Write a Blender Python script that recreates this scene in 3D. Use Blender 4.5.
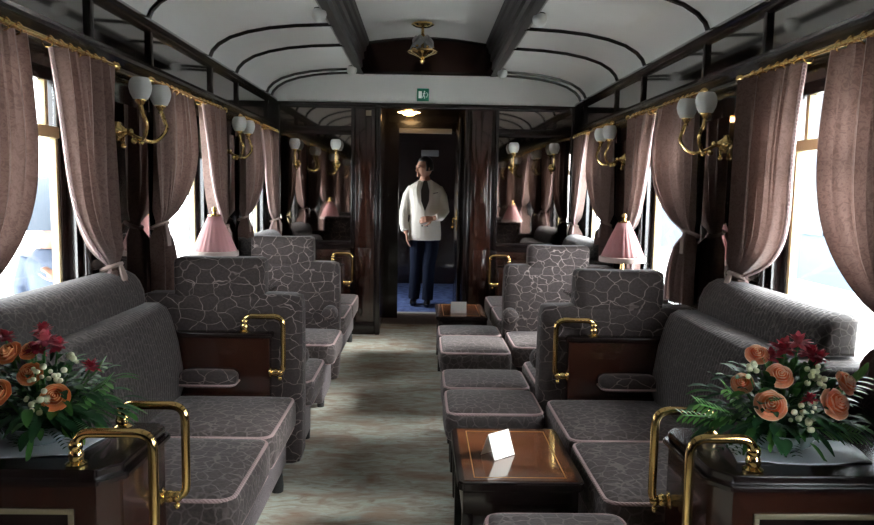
import bpy, bmesh, math, random
from mathutils import Vector, Matrix, noise as mnoise
R = math.radians
PI = math.pi
random.seed(7)
for o in list(bpy.data.objects): bpy.data.objects.remove(o)
sc = bpy.context.scene
C = sc.collection

# ------------------------------------------------------------------ camera
F = 720.0
cam = bpy.data.cameras.new('camera')
cam.sensor_fit = 'HORIZONTAL'; cam.sensor_width = 36.0
cam.lens = 36.0 * F / 874.0
cam.clip_start = 0.05; cam.clip_end = 300
co = bpy.data.objects.new('camera', cam); C.objects.link(co)
co.location = (0, 0, 1.37)
yaw, pitch, roll = R(1.27), R(5.75), R(0.98)
co.matrix_world = (Matrix.Translation((0, 0, 1.37)) @ Matrix.Rotation(-yaw, 4, 'Z') @
                   Matrix.Rotation(PI/2 - pitch, 4, 'X') @ Matrix.Rotation(roll, 4, 'Z'))
sc.camera = co
cam.dof.use_dof = False

# ------------------------------------------------------------------ world (bright overcast daylight, brighter on the right)
w = bpy.data.worlds.new('overcast_sky'); sc.world = w; w.use_nodes = True
nt = w.node_tree; nt.nodes.clear()
out = nt.nodes.new('ShaderNodeOutputWorld'); bg = nt.nodes.new('ShaderNodeBackground')
tc = nt.nodes.new('ShaderNodeTexCoord'); sx = nt.nodes.new('ShaderNodeSeparateXYZ')
mr = nt.nodes.new('ShaderNodeMapRange')
mr.inputs['From Min'].default_value = -0.6; mr.inputs['From Max'].default_value = 0.6
mr.inputs['To Min'].default_value = 9.0; mr.inputs['To Max'].default_value = 26.0
nt.links.new(tc.outputs['Generated'], sx.inputs[0]); nt.links.new(sx.outputs['X'], mr.inputs['Value'])
bg.inputs['Color'].default_value = (0.95, 0.975, 1.0, 1)
nt.links.new(mr.outputs[0], bg.inputs['Strength']); nt.links.new(bg.outputs[0], out.inputs[0])
sd = bpy.data.lights.new('hazy_sun', 'SUN'); sd.energy = 9.0; sd.angle = R(14); sd.color = (1.0, 0.97, 0.93)
so = bpy.data.objects.new('hazy_sun', sd); C.objects.link(so)
so.rotation_euler = Vector((-1.0, 0.12, -0.62)).to_track_quat('-Z', 'Y').to_euler()

sc.view_settings.view_transform = 'Standard'; sc.view_settings.look = 'None'
sc.view_settings.exposure = 0.52; sc.view_settings.gamma = 1.0
sc.view_settings.use_curve_mapping = False
sc.cycles.use_denoising = True
sc.cycles.max_bounces = 10; sc.cycles.diffuse_bounces = 6; sc.cycles.glossy_bounces = 5
sc.cycles.transparent_max_bounces = 12; sc.cycles.sample_clamp_indirect = 8
sc.cycles.caustics_reflective = False; sc.cycles.caustics_refractive = False

# ------------------------------------------------------------------ dimensions
WL, WR = -1.395, 1.455           # side walls
CX = 0.03                        # centre line of the car
YP = 6.73                        # end partition
YB = -1.7                        # rear end
BAYS = [0.80, 2.51, 4.22, 5.93]
PITCH = 1.71
RIBS = sorted([b + d for b in BAYS for d in (-0.48, 0.57)])
def W(s): return WR if s > 0 else WL

# ------------------------------------------------------------------ materials
def mat(name, base=(.5,.5,.5), rough=.5, metal=0.0, spec=.5, coat=0.0, trans=0.0, emis=None, es=0):
    m = bpy.data.materials.new(name); m.use_nodes = True
    b = m.node_tree.nodes['Principled BSDF']
    b.inputs['Base Color'].default_value = (*base, 1); b.inputs['Roughness'].default_value = rough
    b.inputs['Metallic'].default_value = metal; b.inputs['Specular IOR Level'].default_value = spec
    b.inputs['Coat Weight'].default_value = coat; b.inputs['Coat Roughness'].default_value = .06
    b.inputs['Transmission Weight'].default_value = trans
    if emis: b.inputs['Emission Color'].default_value = (*emis, 1); b.inputs['Emission Strength'].default_value = es
    return m
def N(m, t, **kw):
    n = m.node_tree.nodes.new(t)
    for k, v in kw.items(): setattr(n, k, v)
    return n
def L(m, a, b): m.node_tree.links.new(a, b)
def P(m): return m.node_tree.nodes['Principled BSDF']
def coords(m, scale=(1,1,1), rot=(0,0,0), kind='Object'):
    t = N(m, 'ShaderNodeTexCoord'); mp = N(m, 'ShaderNodeMapping')
    mp.inputs['Scale'].default_value = scale; mp.inputs['Rotation'].default_value = rot
    L(m, t.outputs[kind], mp.inputs[0]); return mp.outputs[0]
def ramp(m, fac, stops):
    r = N(m, 'ShaderNodeValToRGB'); e = r.color_ramp.elements
    while len(e) < len(stops): e.new(.5)
    for i, (p, c) in enumerate(stops): e[i].position = p; e[i].color = (*c, 1)
    L(m, fac, r.inputs[0]); return r.outputs[0]
def noise(m, vec, scale, detail=4, rough=.55, dist=0):
    n = N(m, 'ShaderNodeTexNoise'); n.inputs['Scale'].default_value = scale
    n.inputs['Detail'].default_value = detail; n.inputs['Roughness'].default_value = rough
    n.inputs['Distortion'].default_value = dist; L(m, vec, n.inputs['Vector']); return n
def bump(m, h, strength=.3, dist=.01):
    b = N(m, 'ShaderNodeBump'); b.inputs['Strength'].default_value = strength; b.inputs['Distance'].default_value = dist
    L(m, h, b.inputs['Height']); L(m, b.outputs[0], P(m).inputs['Normal'])
def mixc(m, fac, a, b):
    x = N(m, 'ShaderNodeMix', data_type='RGBA')
    if hasattr(fac, 'links'): L(m, fac, x.inputs[0])
    else: x.inputs[0].default_value = fac
    for i, c in ((6, a), (7, b)):
        if hasattr(c, 'links'): L(m, c, x.inputs[i])
        else: x.inputs[i].default_value = (*c, 1)
    return x.outputs[2]

def wood(name, dark, light, rough=.18, coat=.6, scale=(1,1,1)):
    m = mat(name, dark, rough, coat=coat)
    v = coords(m, scale)
    n1 = noise(m, v, 6, 6, .6, 1.5)
    L(m, ramp(m, n1.outputs[0], [(.3, dark), (.75, light)]), P(m).inputs['Base Color'])
    return m
M = {}
M['ebony'] = wood('dark_lacquered_wood', (.005,.003,.003), (.014,.0065,.0055), .26, .35, (3,3,.4))
M['mahogany'] = wood('polished_mahogany', (.016,.0055,.004), (.045,.014,.008), .2, .6, (4,4,.5))
M['tabletop'] = wood('walnut_veneer', (.05,.016,.008), (.17,.06,.024), .12, .9, (1,2.5,4))
M['inlay'] = mat('brass_inlay', (.55,.33,.12), .35, .7)
M['frame_inlay'] = mat('dull_brass_strip', (.30,.26,.17), .4, .6)
M['brass'] = mat('polished_brass', (.72,.50,.20), .14, 1.0)
M['mirror'] = mat('dark_mirror_glass', (.33,.29,.27), .035, 1.0)
M['frieze_mirror'] = mat('smoked_mirror_glass', (.34,.33,.32), .06, 1.0)
M['lit_lip'] = mat('lit_lip_grey', (.30,.29,.27), .4)  # light on the beam's lower lip, put into the colour
M['black'] = mat('black_rubber', (.01,.01,.01), .6)
M['wall_in'] = wood('dark_wall_panelling', (.008,.005,.005), (.022,.010,.008), .16, .6, (3,3,.4))

m = mat('white_enamel_ceiling', (.62,.61,.59), .38)
v = coords(m); n_ = noise(m, v, 1.3, 3)
L(m, ramp(m, n_.outputs[0], [(.3,(.73,.725,.70)), (.7,(.80,.795,.77))]), P(m).inputs['Base Color']); M['enamel'] = m

def fabric(name, ground, vein, scale, width, squash=(1,1,1.25), ribs=0, ground2=None, vfac=.8):
    m = mat(name, ground, .75, spec=.25)
    P(m).inputs['Sheen Weight'].default_value = .24; P(m).inputs['Sheen Roughness'].default_value = .3
    P(m).inputs['Sheen Tint'].default_value = (.9,.85,.85,1)
    v = coords(m, squash)
    nw = noise(m, v, scale*.8, 2)
    add = N(m, 'ShaderNodeVectorMath', operation='MULTIPLY_ADD'); add.inputs[1].default_value = (.10*8/scale,)*3
    L(m, nw.outputs['Color'], add.inputs[0]); L(m, v, add.inputs[2])
    vo = N(m, 'ShaderNodeTexVoronoi', feature='DISTANCE_TO_EDGE'); vo.inputs['Scale'].default_value = scale
    vo.inputs['Randomness'].default_value = .85
    L(m, add.outputs[0], vo.inputs['Vector'])
    nb = noise(m, v, scale*1.1, 3); 
    th = N(m, 'ShaderNodeMapRange'); th.inputs['From Min'].default_value = width*.35; th.inputs['From Max'].default_value = width
    th.inputs['To Min'].default_value = 1; th.inputs['To Max'].default_value = 0
    L(m, vo.outputs['Distance'], th.inputs['Value'])
    br = N(m, 'ShaderNodeMapRange'); br.inputs['From Min'].default_value = .35; br.inputs['From Max'].default_value = .6
    br.inputs['To Min'].default_value = .25; br.inputs['To Max'].default_value = vfac
    L(m, nb.outputs[0], br.inputs['Value'])
    mu = N(m, 'ShaderNodeMath', operation='MULTIPLY'); L(m, th.outputs[0], mu.inputs[0]); L(m, br.outputs[0], mu.inputs[1])
    nf = noise(m, v, 90, 3)
    g = ramp(m, nf.outputs[0], [(.3, tuple(c*.8 for c in ground)), (.7, tuple(c*1.25 for c in ground))])
    L(m, mixc(m, mu.outputs[0], g, vein), P(m).inputs['Base Color'])
    h = N(m, 'ShaderNodeMath', operation='ADD'); L(m, mu.outputs[0], h.inputs[0])
    if ribs:
        wv = N(m, 'ShaderNodeTexWave', wave_type='BANDS', bands_direction='Y'); wv.inputs['Scale'].default_value = ribs
        wv.inputs['Distortion'].default_value = .6
        L(m, coords(m), wv.inputs['Vector']); L(m, wv.outputs['Fac'], h.inputs[1])
    else:
        L(m, nf.outputs[0], h.inputs[1])
    bump(m, h.outputs[0], .2 if ribs else .35, .004)
    return m
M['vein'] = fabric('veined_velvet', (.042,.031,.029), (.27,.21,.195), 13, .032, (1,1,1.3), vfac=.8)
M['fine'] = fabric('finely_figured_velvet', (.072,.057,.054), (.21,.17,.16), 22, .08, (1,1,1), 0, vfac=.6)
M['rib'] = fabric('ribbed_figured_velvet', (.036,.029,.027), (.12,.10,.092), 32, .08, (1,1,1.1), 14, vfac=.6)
M['plainvelvet'] = fabric('plain_skirt_velvet', (.085,.07,.073), (.11,.095,.10), 30, .08)
m = mat('pink_grey_cord', (.42,.29,.28), .7); v = coords(m)
wv = N(m, 'ShaderNodeTexWave', wave_type='BANDS', bands_direction='DIAGONAL'); wv.inputs['Scale'].default_value = 45; L(m, v, wv.inputs['Vector'])
bump(m, wv.outputs['Fac'], .5, .004); M['piping'] = m

# carpet
m = mat('mottled_carpet', (.3,.28,.25), .95, spec=.05)
v = coords(m, (2.0, 6.0, 1)); na = noise(m, v, 4.5, 5, .6, 1.2); nb = noise(m, coords(m, (1,2.4,1)), 3.4, 4, .6, .8)
c1 = ramp(m, na.outputs[0], [(.30,(.24,.18,.14)), (.47,(.37,.345,.285)), (.60,(.43,.45,.39)), (.78,(.28,.33,.30))])
c2 = ramp(m, nb.outputs[0], [(.38,(.27,.17,.12)), (.55,(.35,.34,.29))])
nn = ramp(m, nb.outputs[0], [(.44,(1,1,1)), (.58,(0,0,0))])
L(m, mixc(m, nn, c1, mixc(m, .65, c1, c2)), P(m).inputs['Base Color'])
bump(m, noise(m, coords(m), 160, 2).outputs[0], .4, .006); M['carpet'] = m
m = mat('blue_carpet', (.045,.08,.24), .9); v = coords(m); n_ = noise(m, v, 12, 4)
L(m, ramp(m, n_.outputs[0], [(.35,(.02,.04,.16)), (.65,(.10,.16,.36))]), P(m).inputs['Base Color']); M['bluecarpet'] = m
M['brownfloor'] = wood('brown_threshold_boards', (.06,.038,.03), (.12,.08,.065), .5, 0, (6,1,1))

# curtain
m = bpy.data.materials.new('taupe_damask_curtain'); m.use_nodes = True
b = P(m); b.inputs['Roughness'].default_value = .8; b.inputs['Sheen Weight'].default_value = .3
v = coords(m, (1,1,1)); n_ = noise(m, v, 38, 3, .6, 2.5)
col = ramp(m, n_.outputs[0], [(.40,(.135,.078,.064)), (.55,(.20,.122,.102)), (.7,(.145,.086,.073))])
L(m, col, b.inputs['Base Color']); bump(m, n_.outputs[0], .25, .003)
tr = N(m, 'ShaderNodeBsdfTranslucent'); L(m, col, tr.inputs['Color'])
mx = N(m, 'ShaderNodeMixShader'); mx.inputs[0].default_value = .17
L(m, b.outputs[0], mx.inputs[1]); L(m, tr.outputs[0], mx.inputs[2])
L(m, mx.outputs[0], m.node_tree.nodes['Material Output'].inputs['Surface']); M['curtain'] = m

def translucent(name, colr, f=.5, rough=.6, stripes=None):
    m = bpy.data.materials.new(name); m.use_nodes = True
    b = P(m); b.inputs['Roughness'].default_value = rough; b.inputs['Base Color'].default_value = (*colr,1)
    tr = N(m, 'ShaderNodeBsdfTranslucent'); tr.inputs['Color'].default_value = (*colr,1)
    mx = N(m, 'ShaderNodeMixShader'); mx.inputs[0].default_value = f
    L(m, b.outputs[0], mx.inputs[1]); L(m, tr.outputs[0], mx.inputs[2])
    L(m, mx.outputs[0], m.node_tree.nodes['Material Output'].inputs['Surface']); return m
M['shade'] = translucent('pink_pleated_silk', (.62,.34,.34), .45)
M['shadetrim'] = translucent('cream_trim_silk', (.62,.52,.48), .45)
M['globe'] = translucent('frosted_globe_glass', (.72,.72,.70), .25, .35)
m = bpy.data.materials.new('window_glass'); m.use_nodes = True; m.node_tree.nodes.remove(P(m))
tr = N(m, 'ShaderNodeBsdfTransparent'); tr.inputs[0].default_value = (.93,.96,.97,1)
gl = N(m, 'ShaderNodeBsdfGlossy'); gl.inputs['Roughness'].default_value = .02
lw = N(m, 'ShaderNodeLayerWeight'); pw5 = N(m, 'ShaderNodeMath', operation='POWER'); pw5.inputs[1].default_value = 4.0
fr = N(m, 'ShaderNodeMath', operation='MULTIPLY_ADD'); fr.inputs[1].default_value = .5; fr.inputs[2].default_value = .03
L(m, lw.outputs['Facing'], pw5.inputs[0]); L(m, pw5.outputs[0], fr.inputs[0])
mx = N(m, 'ShaderNodeMixShader'); L(m, fr.outputs[0], mx.inputs[0]); L(m, tr.outputs[0], mx.inputs[1]); L(m, gl.outputs[0], mx.inputs[2])
L(m, mx.outputs[0], m.node_tree.nodes['Material Output'].inputs['Surface']); M['glass'] = m
M['cream'] = mat('cream_painted_sash', (.52,.42,.24), .4)
M['white'] = mat('white_card', (.82,.82,.78), .6)
M['sheet'] = mat('pale_reflection', (.55,.58,.62), .35)  # window light reflected on the cabinet tops, put into a sheet's colour
M['gold_thread'] = mat('tieback_cord', (.27,.19,.165), .7)
M['leaf'] = mat('green_leaf', (.035,.11,.022), .6, spec=.25)
M['leafb'] = mat('bright_green_leaf', (.10,.28,.05), .45)
M['leafd'] = mat('dark_green_leaf', (.014,.055,.018), .65, spec=.2)
def petal(name, a, b_):
    m = mat(name, a, .6); n_ = noise(m, coords(m), 30, 2); b = P(m)
    c_ = ramp(m, n_.outputs[0], [(.35,a),(.65,b_)]); L(m, c_, b.inputs['Base Color'])
    tr = N(m, 'ShaderNodeBsdfTranslucent'); L(m, c_, tr.inputs['Color'])
    mx = N(m, 'ShaderNodeMixShader'); mx.inputs[0].default_value = .3
    L(m, b.outputs[0], mx.inputs[1]); L(m, tr.outputs[0], mx.inputs[2])
    L(m, mx.outputs[0], m.node_tree.nodes['Material Output'].inputs['Surface'])
    return m
M['orange'] = [petal('deep_orange_petal', (.62,.12,.03), (.70,.17,.05)), petal('orange_rose_petal', (.82,.27,.09), (.88,.34,.13)), petal('light_orange_rim', (.92,.45,.20), (.92,.52,.26))]
M['peach'] = [petal('deep_peach_petal', (.78,.22,.08), (.82,.27,.11)), petal('peach_rose_petal', (.90,.43,.24), (.92,.52,.32)), petal('pale_peach_rim', (.96,.68,.48), (.96,.74,.56))]
M['red'] = petal('crimson_petal', (.28,.012,.03), (.45,.03,.05))
M['pinkred'] = petal('pink_red_petal', (.5,.05,.09), (.62,.14,.16))
M['button'] = petal('cream_button_flower', (.62,.66,.40), (.80,.80,.62))
M['skin'] = mat('skin', (.42,.22,.15), .55)
M['hair'] = mat('dark_brown_hair', (.014,.009,.007), .45)
M['jacket'] = mat('white_cotton_jacket', (.72,.70,.64), .7)
M['navy'] = mat('navy_trouser_cloth', (.006,.009,.020), .95, spec=.1)
M['shirt'] = mat('white_shirt', (.6,.6,.6), .6)
M['tie'] = mat('black_tie', (.01,.01,.012), .5)
M['shoe'] = mat('polished_black_shoe', (.012,.013,.018), .15, coat=.8)
M['green'] = mat('green_sign', (.0,.11,.06), .5, emis=(.0,.20,.11), es=.06)
M['signwhite'] = mat('sign_white', (.8,.85,.8), .5, emis=(.8,.9,.85), es=.08)
M['lamp_on'] = mat('lit_lamp_glass', (1,.8,.5), .4, emis=(1.0,.62,.28), es=14)

# ------------------------------------------------------------------ mesh helpers
def finish(bm, smooth=True, angle=40):
    bmesh.ops.recalc_face_normals(bm, faces=bm.faces[:])
    if smooth:
        for f in bm.faces: f.smooth = True
        a = R(angle)
        for e in bm.edges:
            if len(e.link_faces) == 2 and e.calc_face_angle(0) > a: e.smooth = False
def obj(name, bm, m, parent=None, smooth=True, angle=40):
    finish(bm, smooth, angle)
    me = bpy.data.meshes.new(name); bm.to_mesh(me); bm.free()
    o = bpy.data.objects.new(name, me); C.objects.link(o)
    for x in (m if isinstance(m, (list, tuple)) else [m]): me.materials.append(x)
    if parent is not None: o.parent = parent; o.matrix_parent_inverse = parent.matrix_world.inverted()
    return o
def thing(name, label, cat, loc=(0,0,0), group=None):
    o = bpy.data.objects.new(name, None); C.objects.link(o); o.location = loc; o.empty_display_size = .1
    o.matrix_world = Matrix.Translation(loc)
    o['label'] = label; o['category'] = cat
    if group: o['group'] = group
    return o
def tag(o, label, cat, group=None):
    o['label'] = label; o['category'] = cat
    if group: o['group'] = group
    return o
def struct(name, bm, m, parent=None, smooth=True):
    o = obj(name, bm, m, parent, smooth)
    if parent is None: o['kind'] = 'structure'
    return o
def NB(): return bmesh.new()
def box(bm, x0, x1, y0, y1, z0, z1, bev=0, seg=2, mi=0):
    if x1 < x0: x0, x1 = x1, x0
    if y1 < y0: y0, y1 = y1, y0
    t = bmesh.new()
    bmesh.ops.create_cube(t, size=1)
    for v in t.verts: v.co = Vector((x0+(v.co.x+.5)*(x1-x0), y0+(v.co.y+.5)*(y1-y0), z0+(v.co.z+.5)*(z1-z0)))
    if bev: bmesh.ops.bevel(t, geom=t.edges[:], offset=min(bev, (x1-x0)*.49, (y1-y0)*.49, (z1-z0)*.49), segments=seg, profile=.5, affect='EDGES')
    for f in t.faces: f.material_index = mi
    merge(bm, t); return bm
def merge(bm, t, mx=None):
    me = bpy.data.meshes.new('tmp'); t.to_mesh(me); t.free()
    if mx is not None: me.transform(mx)
    bm.from_mesh(me); bpy.data.meshes.remove(me)
def pillow(bm, x0, x1, y0, y1, z0, z1, bev=.03, puff=.012, n=7):
    """soft rounded upholstery block, domed on top"""
    if x1 < x0: x0, x1 = x1, x0
    if y1 < y0: y0, y1 = y1, y0
    t = bmesh.new(); box(t, x0, x1, y0, y1, z0, z1)
    bmesh.ops.subdivide_edges(t, edges=t.edges[:], cuts=n, use_grid_fill=True)
    cx, cy, cz = (x0+x1)/2, (y0+y1)/2, (z0+z1)/2; hx, hy, hz = (x1-x0)/2, (y1-y0)/2, (z1-z0)/2
    b = min(bev, hx*.95, hy*.95, hz*.95)
    for v in t.verts:
        p = v.co - Vector((cx, cy, cz))
        # concentrate vertices toward the borders so the bevel is smooth
        q = Vector([math.copysign(abs(c/h)**.55 if h else 0, c)*h for c, h in ((p.x,hx),(p.y,hy),(p.z,hz))])
        inner = Vector([max(-h+b, min(h-b, c)) for c, h in ((q.x,hx),(q.y,hy),(q.z,hz))])
        d = q - inner
        if d.length > 1e-6: d = d.normalized() * min(b, max(abs(q.x-inner.x), abs(q.y-inner.y), abs(q.z-inner.z)))
        r = inner + d
        u = (1-(r.x/hx)**2)*(1-(r.y/hy)**2)*(1-(r.z/hz)**2) 
        fx, fy, fz = 1-(r.x/hx)**2, 1-(r.y/hy)**2, 1-(r.z/hz)**2
        r.x += math.copysign(puff*fy*fz*(abs(r.x)/hx)**2, r.x)*.6
        r.y += math.copysign(puff*fx*fz*(abs(r.y)/hy)**2, r.y)*.6
        r.z += math.copysign(puff*fx*fy*(abs(r.z)/hz)**2, r.z)
        v.co = r + Vector((cx, cy, cz))
    merge(bm, t); return bm
def sweep(bm, pts, r, n=10, closed=False, caps=True, mi=0):
    pts = [Vector(p) for p in pts]; k = len(pts)
    rs = r if isinstance(r, (list, tuple)) else [r]*k
    rings = []; up = None
    for i, p in enumerate(pts):
        a = pts[(i-1) % k] if (closed or i > 0) else p
        c = pts[(i+1) % k] if (closed or i < k-1) else p
        t = (c-a).normalized() if (c-a).length > 1e-9 else Vector((0,0,1))
        if up is None:
            up = Vector((0,0,1)) if abs(t.z) < .9 else Vector((1,0,0))
        s_ = t.cross(up)
        if s_.length < 1e-5: s_ = t.cross(Vector((0,1,0)))
        s_.normalize(); up = s_.cross(t).normalized()
        rings.append([bm.verts.new(p + (s_*math.cos(2*PI*j/n) + up*math.sin(2*PI*j/n))*rs[i]) for j in range(n)])
    rng = range(k if closed else k-1)
    for i in rng:
        A, B = rings[i], rings[(i+1) % k]
        for j in range(n):
            f = bm.faces.new((A[j], A[(j+1) % n], B[(j+1) % n], B[j])); f.material_index = mi
    if caps and not closed:
        for g in (rings[0][::-1], rings[-1]):
            try: bm.faces.new(g).material_index = mi
            except ValueError: pass
    return bm
def arcpath(corners, rad, seg=6, closed=False):
    """polyline with rounded corners"""
    pts = [Vector(p) for p in corners]; k = len(pts); res = []
    for i, p in enumerate(pts):
        if not closed and i in (0, k-1): res.append(p); continue
        a, c = pts[(i-1) % k], pts[(i+1) % k]
        da, dc = (a-p), (c-p); r_ = min(rad, da.length*.49, dc.length*.49)
        p0 = p + da.normalized()*r_; p1 = p + dc.normalized()*r_
        for j in range(seg+1):
            t = j/seg
            res.append((1-t)**2*p0 + 2*t*(1-t)*p + t*t*p1)
    return res
def lathe(bm, prof, c=(0,0,0), n=16, axis='Z', rmod=None, mi=0):
    c = Vector(c); rings = []
    for r, z in prof:
        ring = []
        for j in range(n):
            a = 2*PI*j/n; rr = r*(rmod(a, z) if rmod else 1)
            x, y = rr*math.cos(a), rr*math.sin(a)
            p = {'Z': (x, y, z), 'Y': (x, z, y), 'X': (z, x, y)}[axis]
            ring.append(bm.verts.new(c + Vector(p)))
        rings.append(ring)
    for A, B in zip(rings, rings[1:]):
        for j in range(n):
            f = bm.faces.new((A[j], A[(j+1) % n], B[(j+1) % n], B[j])); f.material_index = mi
    for g, pr in ((rings[0][::-1], prof[0]), (rings[-1], prof[-1])):
        if pr[0] > 1e-5: bm.faces.new(g).material_index = mi
    bmesh.ops.remove_doubles(bm, verts=[v for v in bm.verts], dist=1e-6)
    return bm
def ball(bm, c, r, n=12, sc_=(1,1,1)):
    t = bmesh.new(); bmesh.ops.create_uvsphere(t, u_segments=n, v_segments=max(6, n//2+2), radius=r)
    merge(bm, t, Matrix.Translation(c) @ Matrix.Diagonal((*sc_, 1))); return bm
def extrude_profile(bm, prof, y0, y1, bev=0, seg=3):
    """closed (x,z) outline extruded along Y, end edges rounded"""
    t = bmesh.new()
    a = [t.verts.new((x, y0, z)) for x, z in prof]; b = [t.verts.new((x, y1, z)) for x, z in prof]
    fa = t.faces.new(a); fb = t.faces.new(b[::-1]); k = len(prof)
    for i in range(k): t.faces.new((a[i], b[i], b[(i+1) % k], a[(i+1) % k]))
    bmesh.ops.recalc_face_normals(t, faces=t.faces[:])
    if bev: bmesh.ops.bevel(t, geom=list(fa.edges)+list(fb.edges), offset=bev, segments=seg, profile=.5, affect='EDGES', clamp_overlap=True)
    merge(bm, t); return bm

# ================================================================== STRUCTURE
Z_SILL, Z_HEAD = .74, 1.80
HALFW = .43
Z_COR = 2.20
# floor
bm = NB(); box(bm, WL-.1, WR+.1, YB-.1, YP+.55, -.06, 0)
struct('floor', bm, M['carpet'])
bm = NB(); box(bm, -.42, .46, YP+.55, 7.86, -.06, .0); box(bm, -.40, .44, 7.86, 7.98, -.06, .008, mi=1)
struct('trim_1', bm, [M['brownfloor'], mat('pale_threshold_plate', (.36,.34,.31), .5)])
bm = NB(); box(bm, WL-.1, WR+.1, 7.98, 10.6, -.06, .0)
struct('floor_vestibule', bm, M['bluecarpet'])

# side walls with window openings
def side_wall(s, name):
    x = W(s); xo = x + s*.10
    bm = NB()
    box(bm, x, xo, YB, YP, 0, Z_SILL)
    box(bm, x, xo, YB, YP, Z_HEAD, 2.62)
    edges = [YB] + [e for b in BAYS for e in (b-HALFW, b+HALFW)] + [YP]
    for i in range(0, len(edges), 2): box(bm, x, xo, edges[i], edges[i+1], Z_SILL, Z_HEAD)
    wl = struct(name, bm, M['wall_in'])
    # pier mirrors between the windows
    for i in range(len(BAYS)-1):
        y0, y1 = BAYS[i]+HALFW+.06, BAYS[i+1]-HALFW-.06
        bm = NB(); box(bm, x-s*.001, x-s*.012, y0, y1, .80, 1.74); obj('mirror_panel', bm, M['mirror'], wl, False)
        bm = NB()
        for yy in (y0-.02, y1+.02): sweep(bm, [(x-s*.02, yy, .78), (x-s*.02, yy, 1.88)], .016, 10)
        obj('pilaster_moulding', bm, M['ebony'], wl)
    # frieze of smoked mirror between cornice rails
    e2 = [YB+.05] + RIBS + [YP-.05]
    for a, b in zip(e2, e2[1:]):
        bm = NB(); box(bm, x-s*.001, x-s*.010, a+.018, b-.018, 1.965, 2.13); obj('frieze_mirror', bm, M['frieze_mirror'], wl, False)
    for y in RIBS:
        bm = NB(); box(bm, x, x-s*.028, y-.017, y+.017, 1.95, 2.16, .006); obj('frieze_post', bm, M['ebony'], wl)
    bm = NB()
    extrude_profile(bm, [(x, 1.90), (x-s*.03, 1.905), (x-s*.045, 1.93), (x-s*.03, 1.952), (x-s*.035, 1.965), (x, 1.97)], YB, YP)
    obj('lower_cornice', bm, M['ebony'], wl)
    bm = NB()
    extrude_profile(bm, [(x, 2.128), (x-s*.03, 2.132), (x-s*.055, 2.15), (x-s*.06, 2.165), (x-s*.05, 2.182), (x-s*.03, 2.195), (x, 2.20)], YB, YP)
    obj('upper_cornice', bm, M['ebony'], wl)
    bm = NB(); box(bm, x, x-s*.02, YB, YP, 1.865, 1.90, .004); obj('pelmet_board', bm, M['ebony'], wl)
    bm = NB(); box(bm, x+s*.09, x-s*.06, YB, YP, .735, .765, .006); obj('window_shelf', bm, M['ebony'], wl)
    bm = NB(); box(bm, x, x-s*.015, YB, YP, 0, .12, .004)
    struct('baseboard_left' if s < 0 else 'baseboard_right', bm, M['ebony'])
    return wl
side_wall(-1, 'wall_left'); side_wall(1, 'wall_right')

# windows
wi = 1
for s in (-1, 1):
    for b in BAYS:
        x = W(s) + s*.035
        bm = NB(); y0, y1 = b-HALFW, b+HALFW; zt, zb = Z_HEAD, .765
        for (a, c, d, e) in ((y0, y0+.045, zb, zt), (y1-.045, y1, zb, zt), (y0+.045, y1-.045, zt-.04, zt), (y0+.045, y1-.045, zb, zb+.05)):
            box(bm, x, x+s*.04, a, c, d, e, .005)
        wn = struct('window_%d' % wi, bm, M['ebony']); wi += 1
        bm = NB(); box(bm, x-s*.004, x+s*.036, y0+.045, y1-.045, 1.545, 1.59, .005)
        for yy in (b-.30, b, b+.30): box(bm, x+.0, x+s*.03, yy-.012, yy+.012, 1.59, zt-.04, .003)
        obj('transom_bar', bm, M['cream'], wn)
        bm = NB()
        for a in (y0+.045, y1-.065): box(bm, x+s*.004, x+s*.034, a, a+.02, zb+.05, 1.545, .003)
        obj('sash', bm, M['cream'], wn)
        bm = NB(); box(bm, x+s*.014, x+s*.019, y0+.05, y1-.05, zb+.05, zt-.04); obj('window_pane', bm, M['glass'], wn, False)

# ceiling
half = [(1.0, 2.195), (.985, 2.245), (.955, 2.29), (.90, 2.335), (.82, 2.372), (.72, 2.40), (.60, 2.418), (.43, 2.430)]
def ceil_pts(s, inset=0):
    h = (W(s)-CX)
    return [(CX + h*a*(1 - (inset/abs(h) if a > .9 else 0)), z-inset) for a, z in half]
bm = NB()
for s in (-1, 1):
    p = ceil_pts(s); th = .05
    q = p + [(x, z+th) for x, z in p[::-1]]
    q[-1] = (W(s)+s*.02, 2.25); 
    extrude_profile(bm, q, YB, YP)
CH = .635  # clerestory half width
ceil = struct('ceiling', bm, M['enamel'])
for y in RIBS + [YP-.03]:
    for s in (-1, 1):
        p = ceil_pts(s, .004)
        bm = NB(); sweep(bm, [(x, y, z) for x, z in p], .016, 8)
        obj('ceiling_rib', bm, M['ebony'], ceil)
# clerestory sides (slanting dark fluted beams) and its white vault
for s in (-1, 1):
    c = lambda d: CX + s*d
    bm = NB()
    DZ = -.043
    c = lambda d: CX + s*(d-.022)
    prof = [(c(CH+.02), 2.455), (c(CH+.028), 2.475), (c(CH+.02), 2.52), (c(.70), 2.53), (c(.70), 2.80), (c(.52), 2.80), (c(.53), 2.765), (c(.555), 2.74), (c(.56), 2.71), (c(.575), 2.70),
            (c(.58), 2.66), (c(.60), 2.65), (c(.595), 2.59), (c(.615), 2.58), (c(.61), 2.52), (c(.63), 2.50), (c(.61), 2.47), (c(.60), 2.450)]
    prof = [(a, z+DZ) for a, z in prof]
    extrude_profile(bm, prof, YB, YP)
    obj('clerestory_beam', bm, mat('black_beam_paint', (.008,.005,.0045), .4) if s < 0 else bpy.data.materials['black_beam_paint'], ceil, angle=25)
    bm = NB(); box(bm, c(CH+.022), c(CH+.036), YB, YP, 2.418, 2.442, .003); obj('lit_beam_lip', bm, M['lit_lip'], ceil)  # added pale strip paints the light caught along the beam's lip
bm = NB(); k = 14; prof = [(CX-.545+1.09*i/k, 2.70+.05*math.sin(PI*i/k)) for i in range(k+1)]
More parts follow.
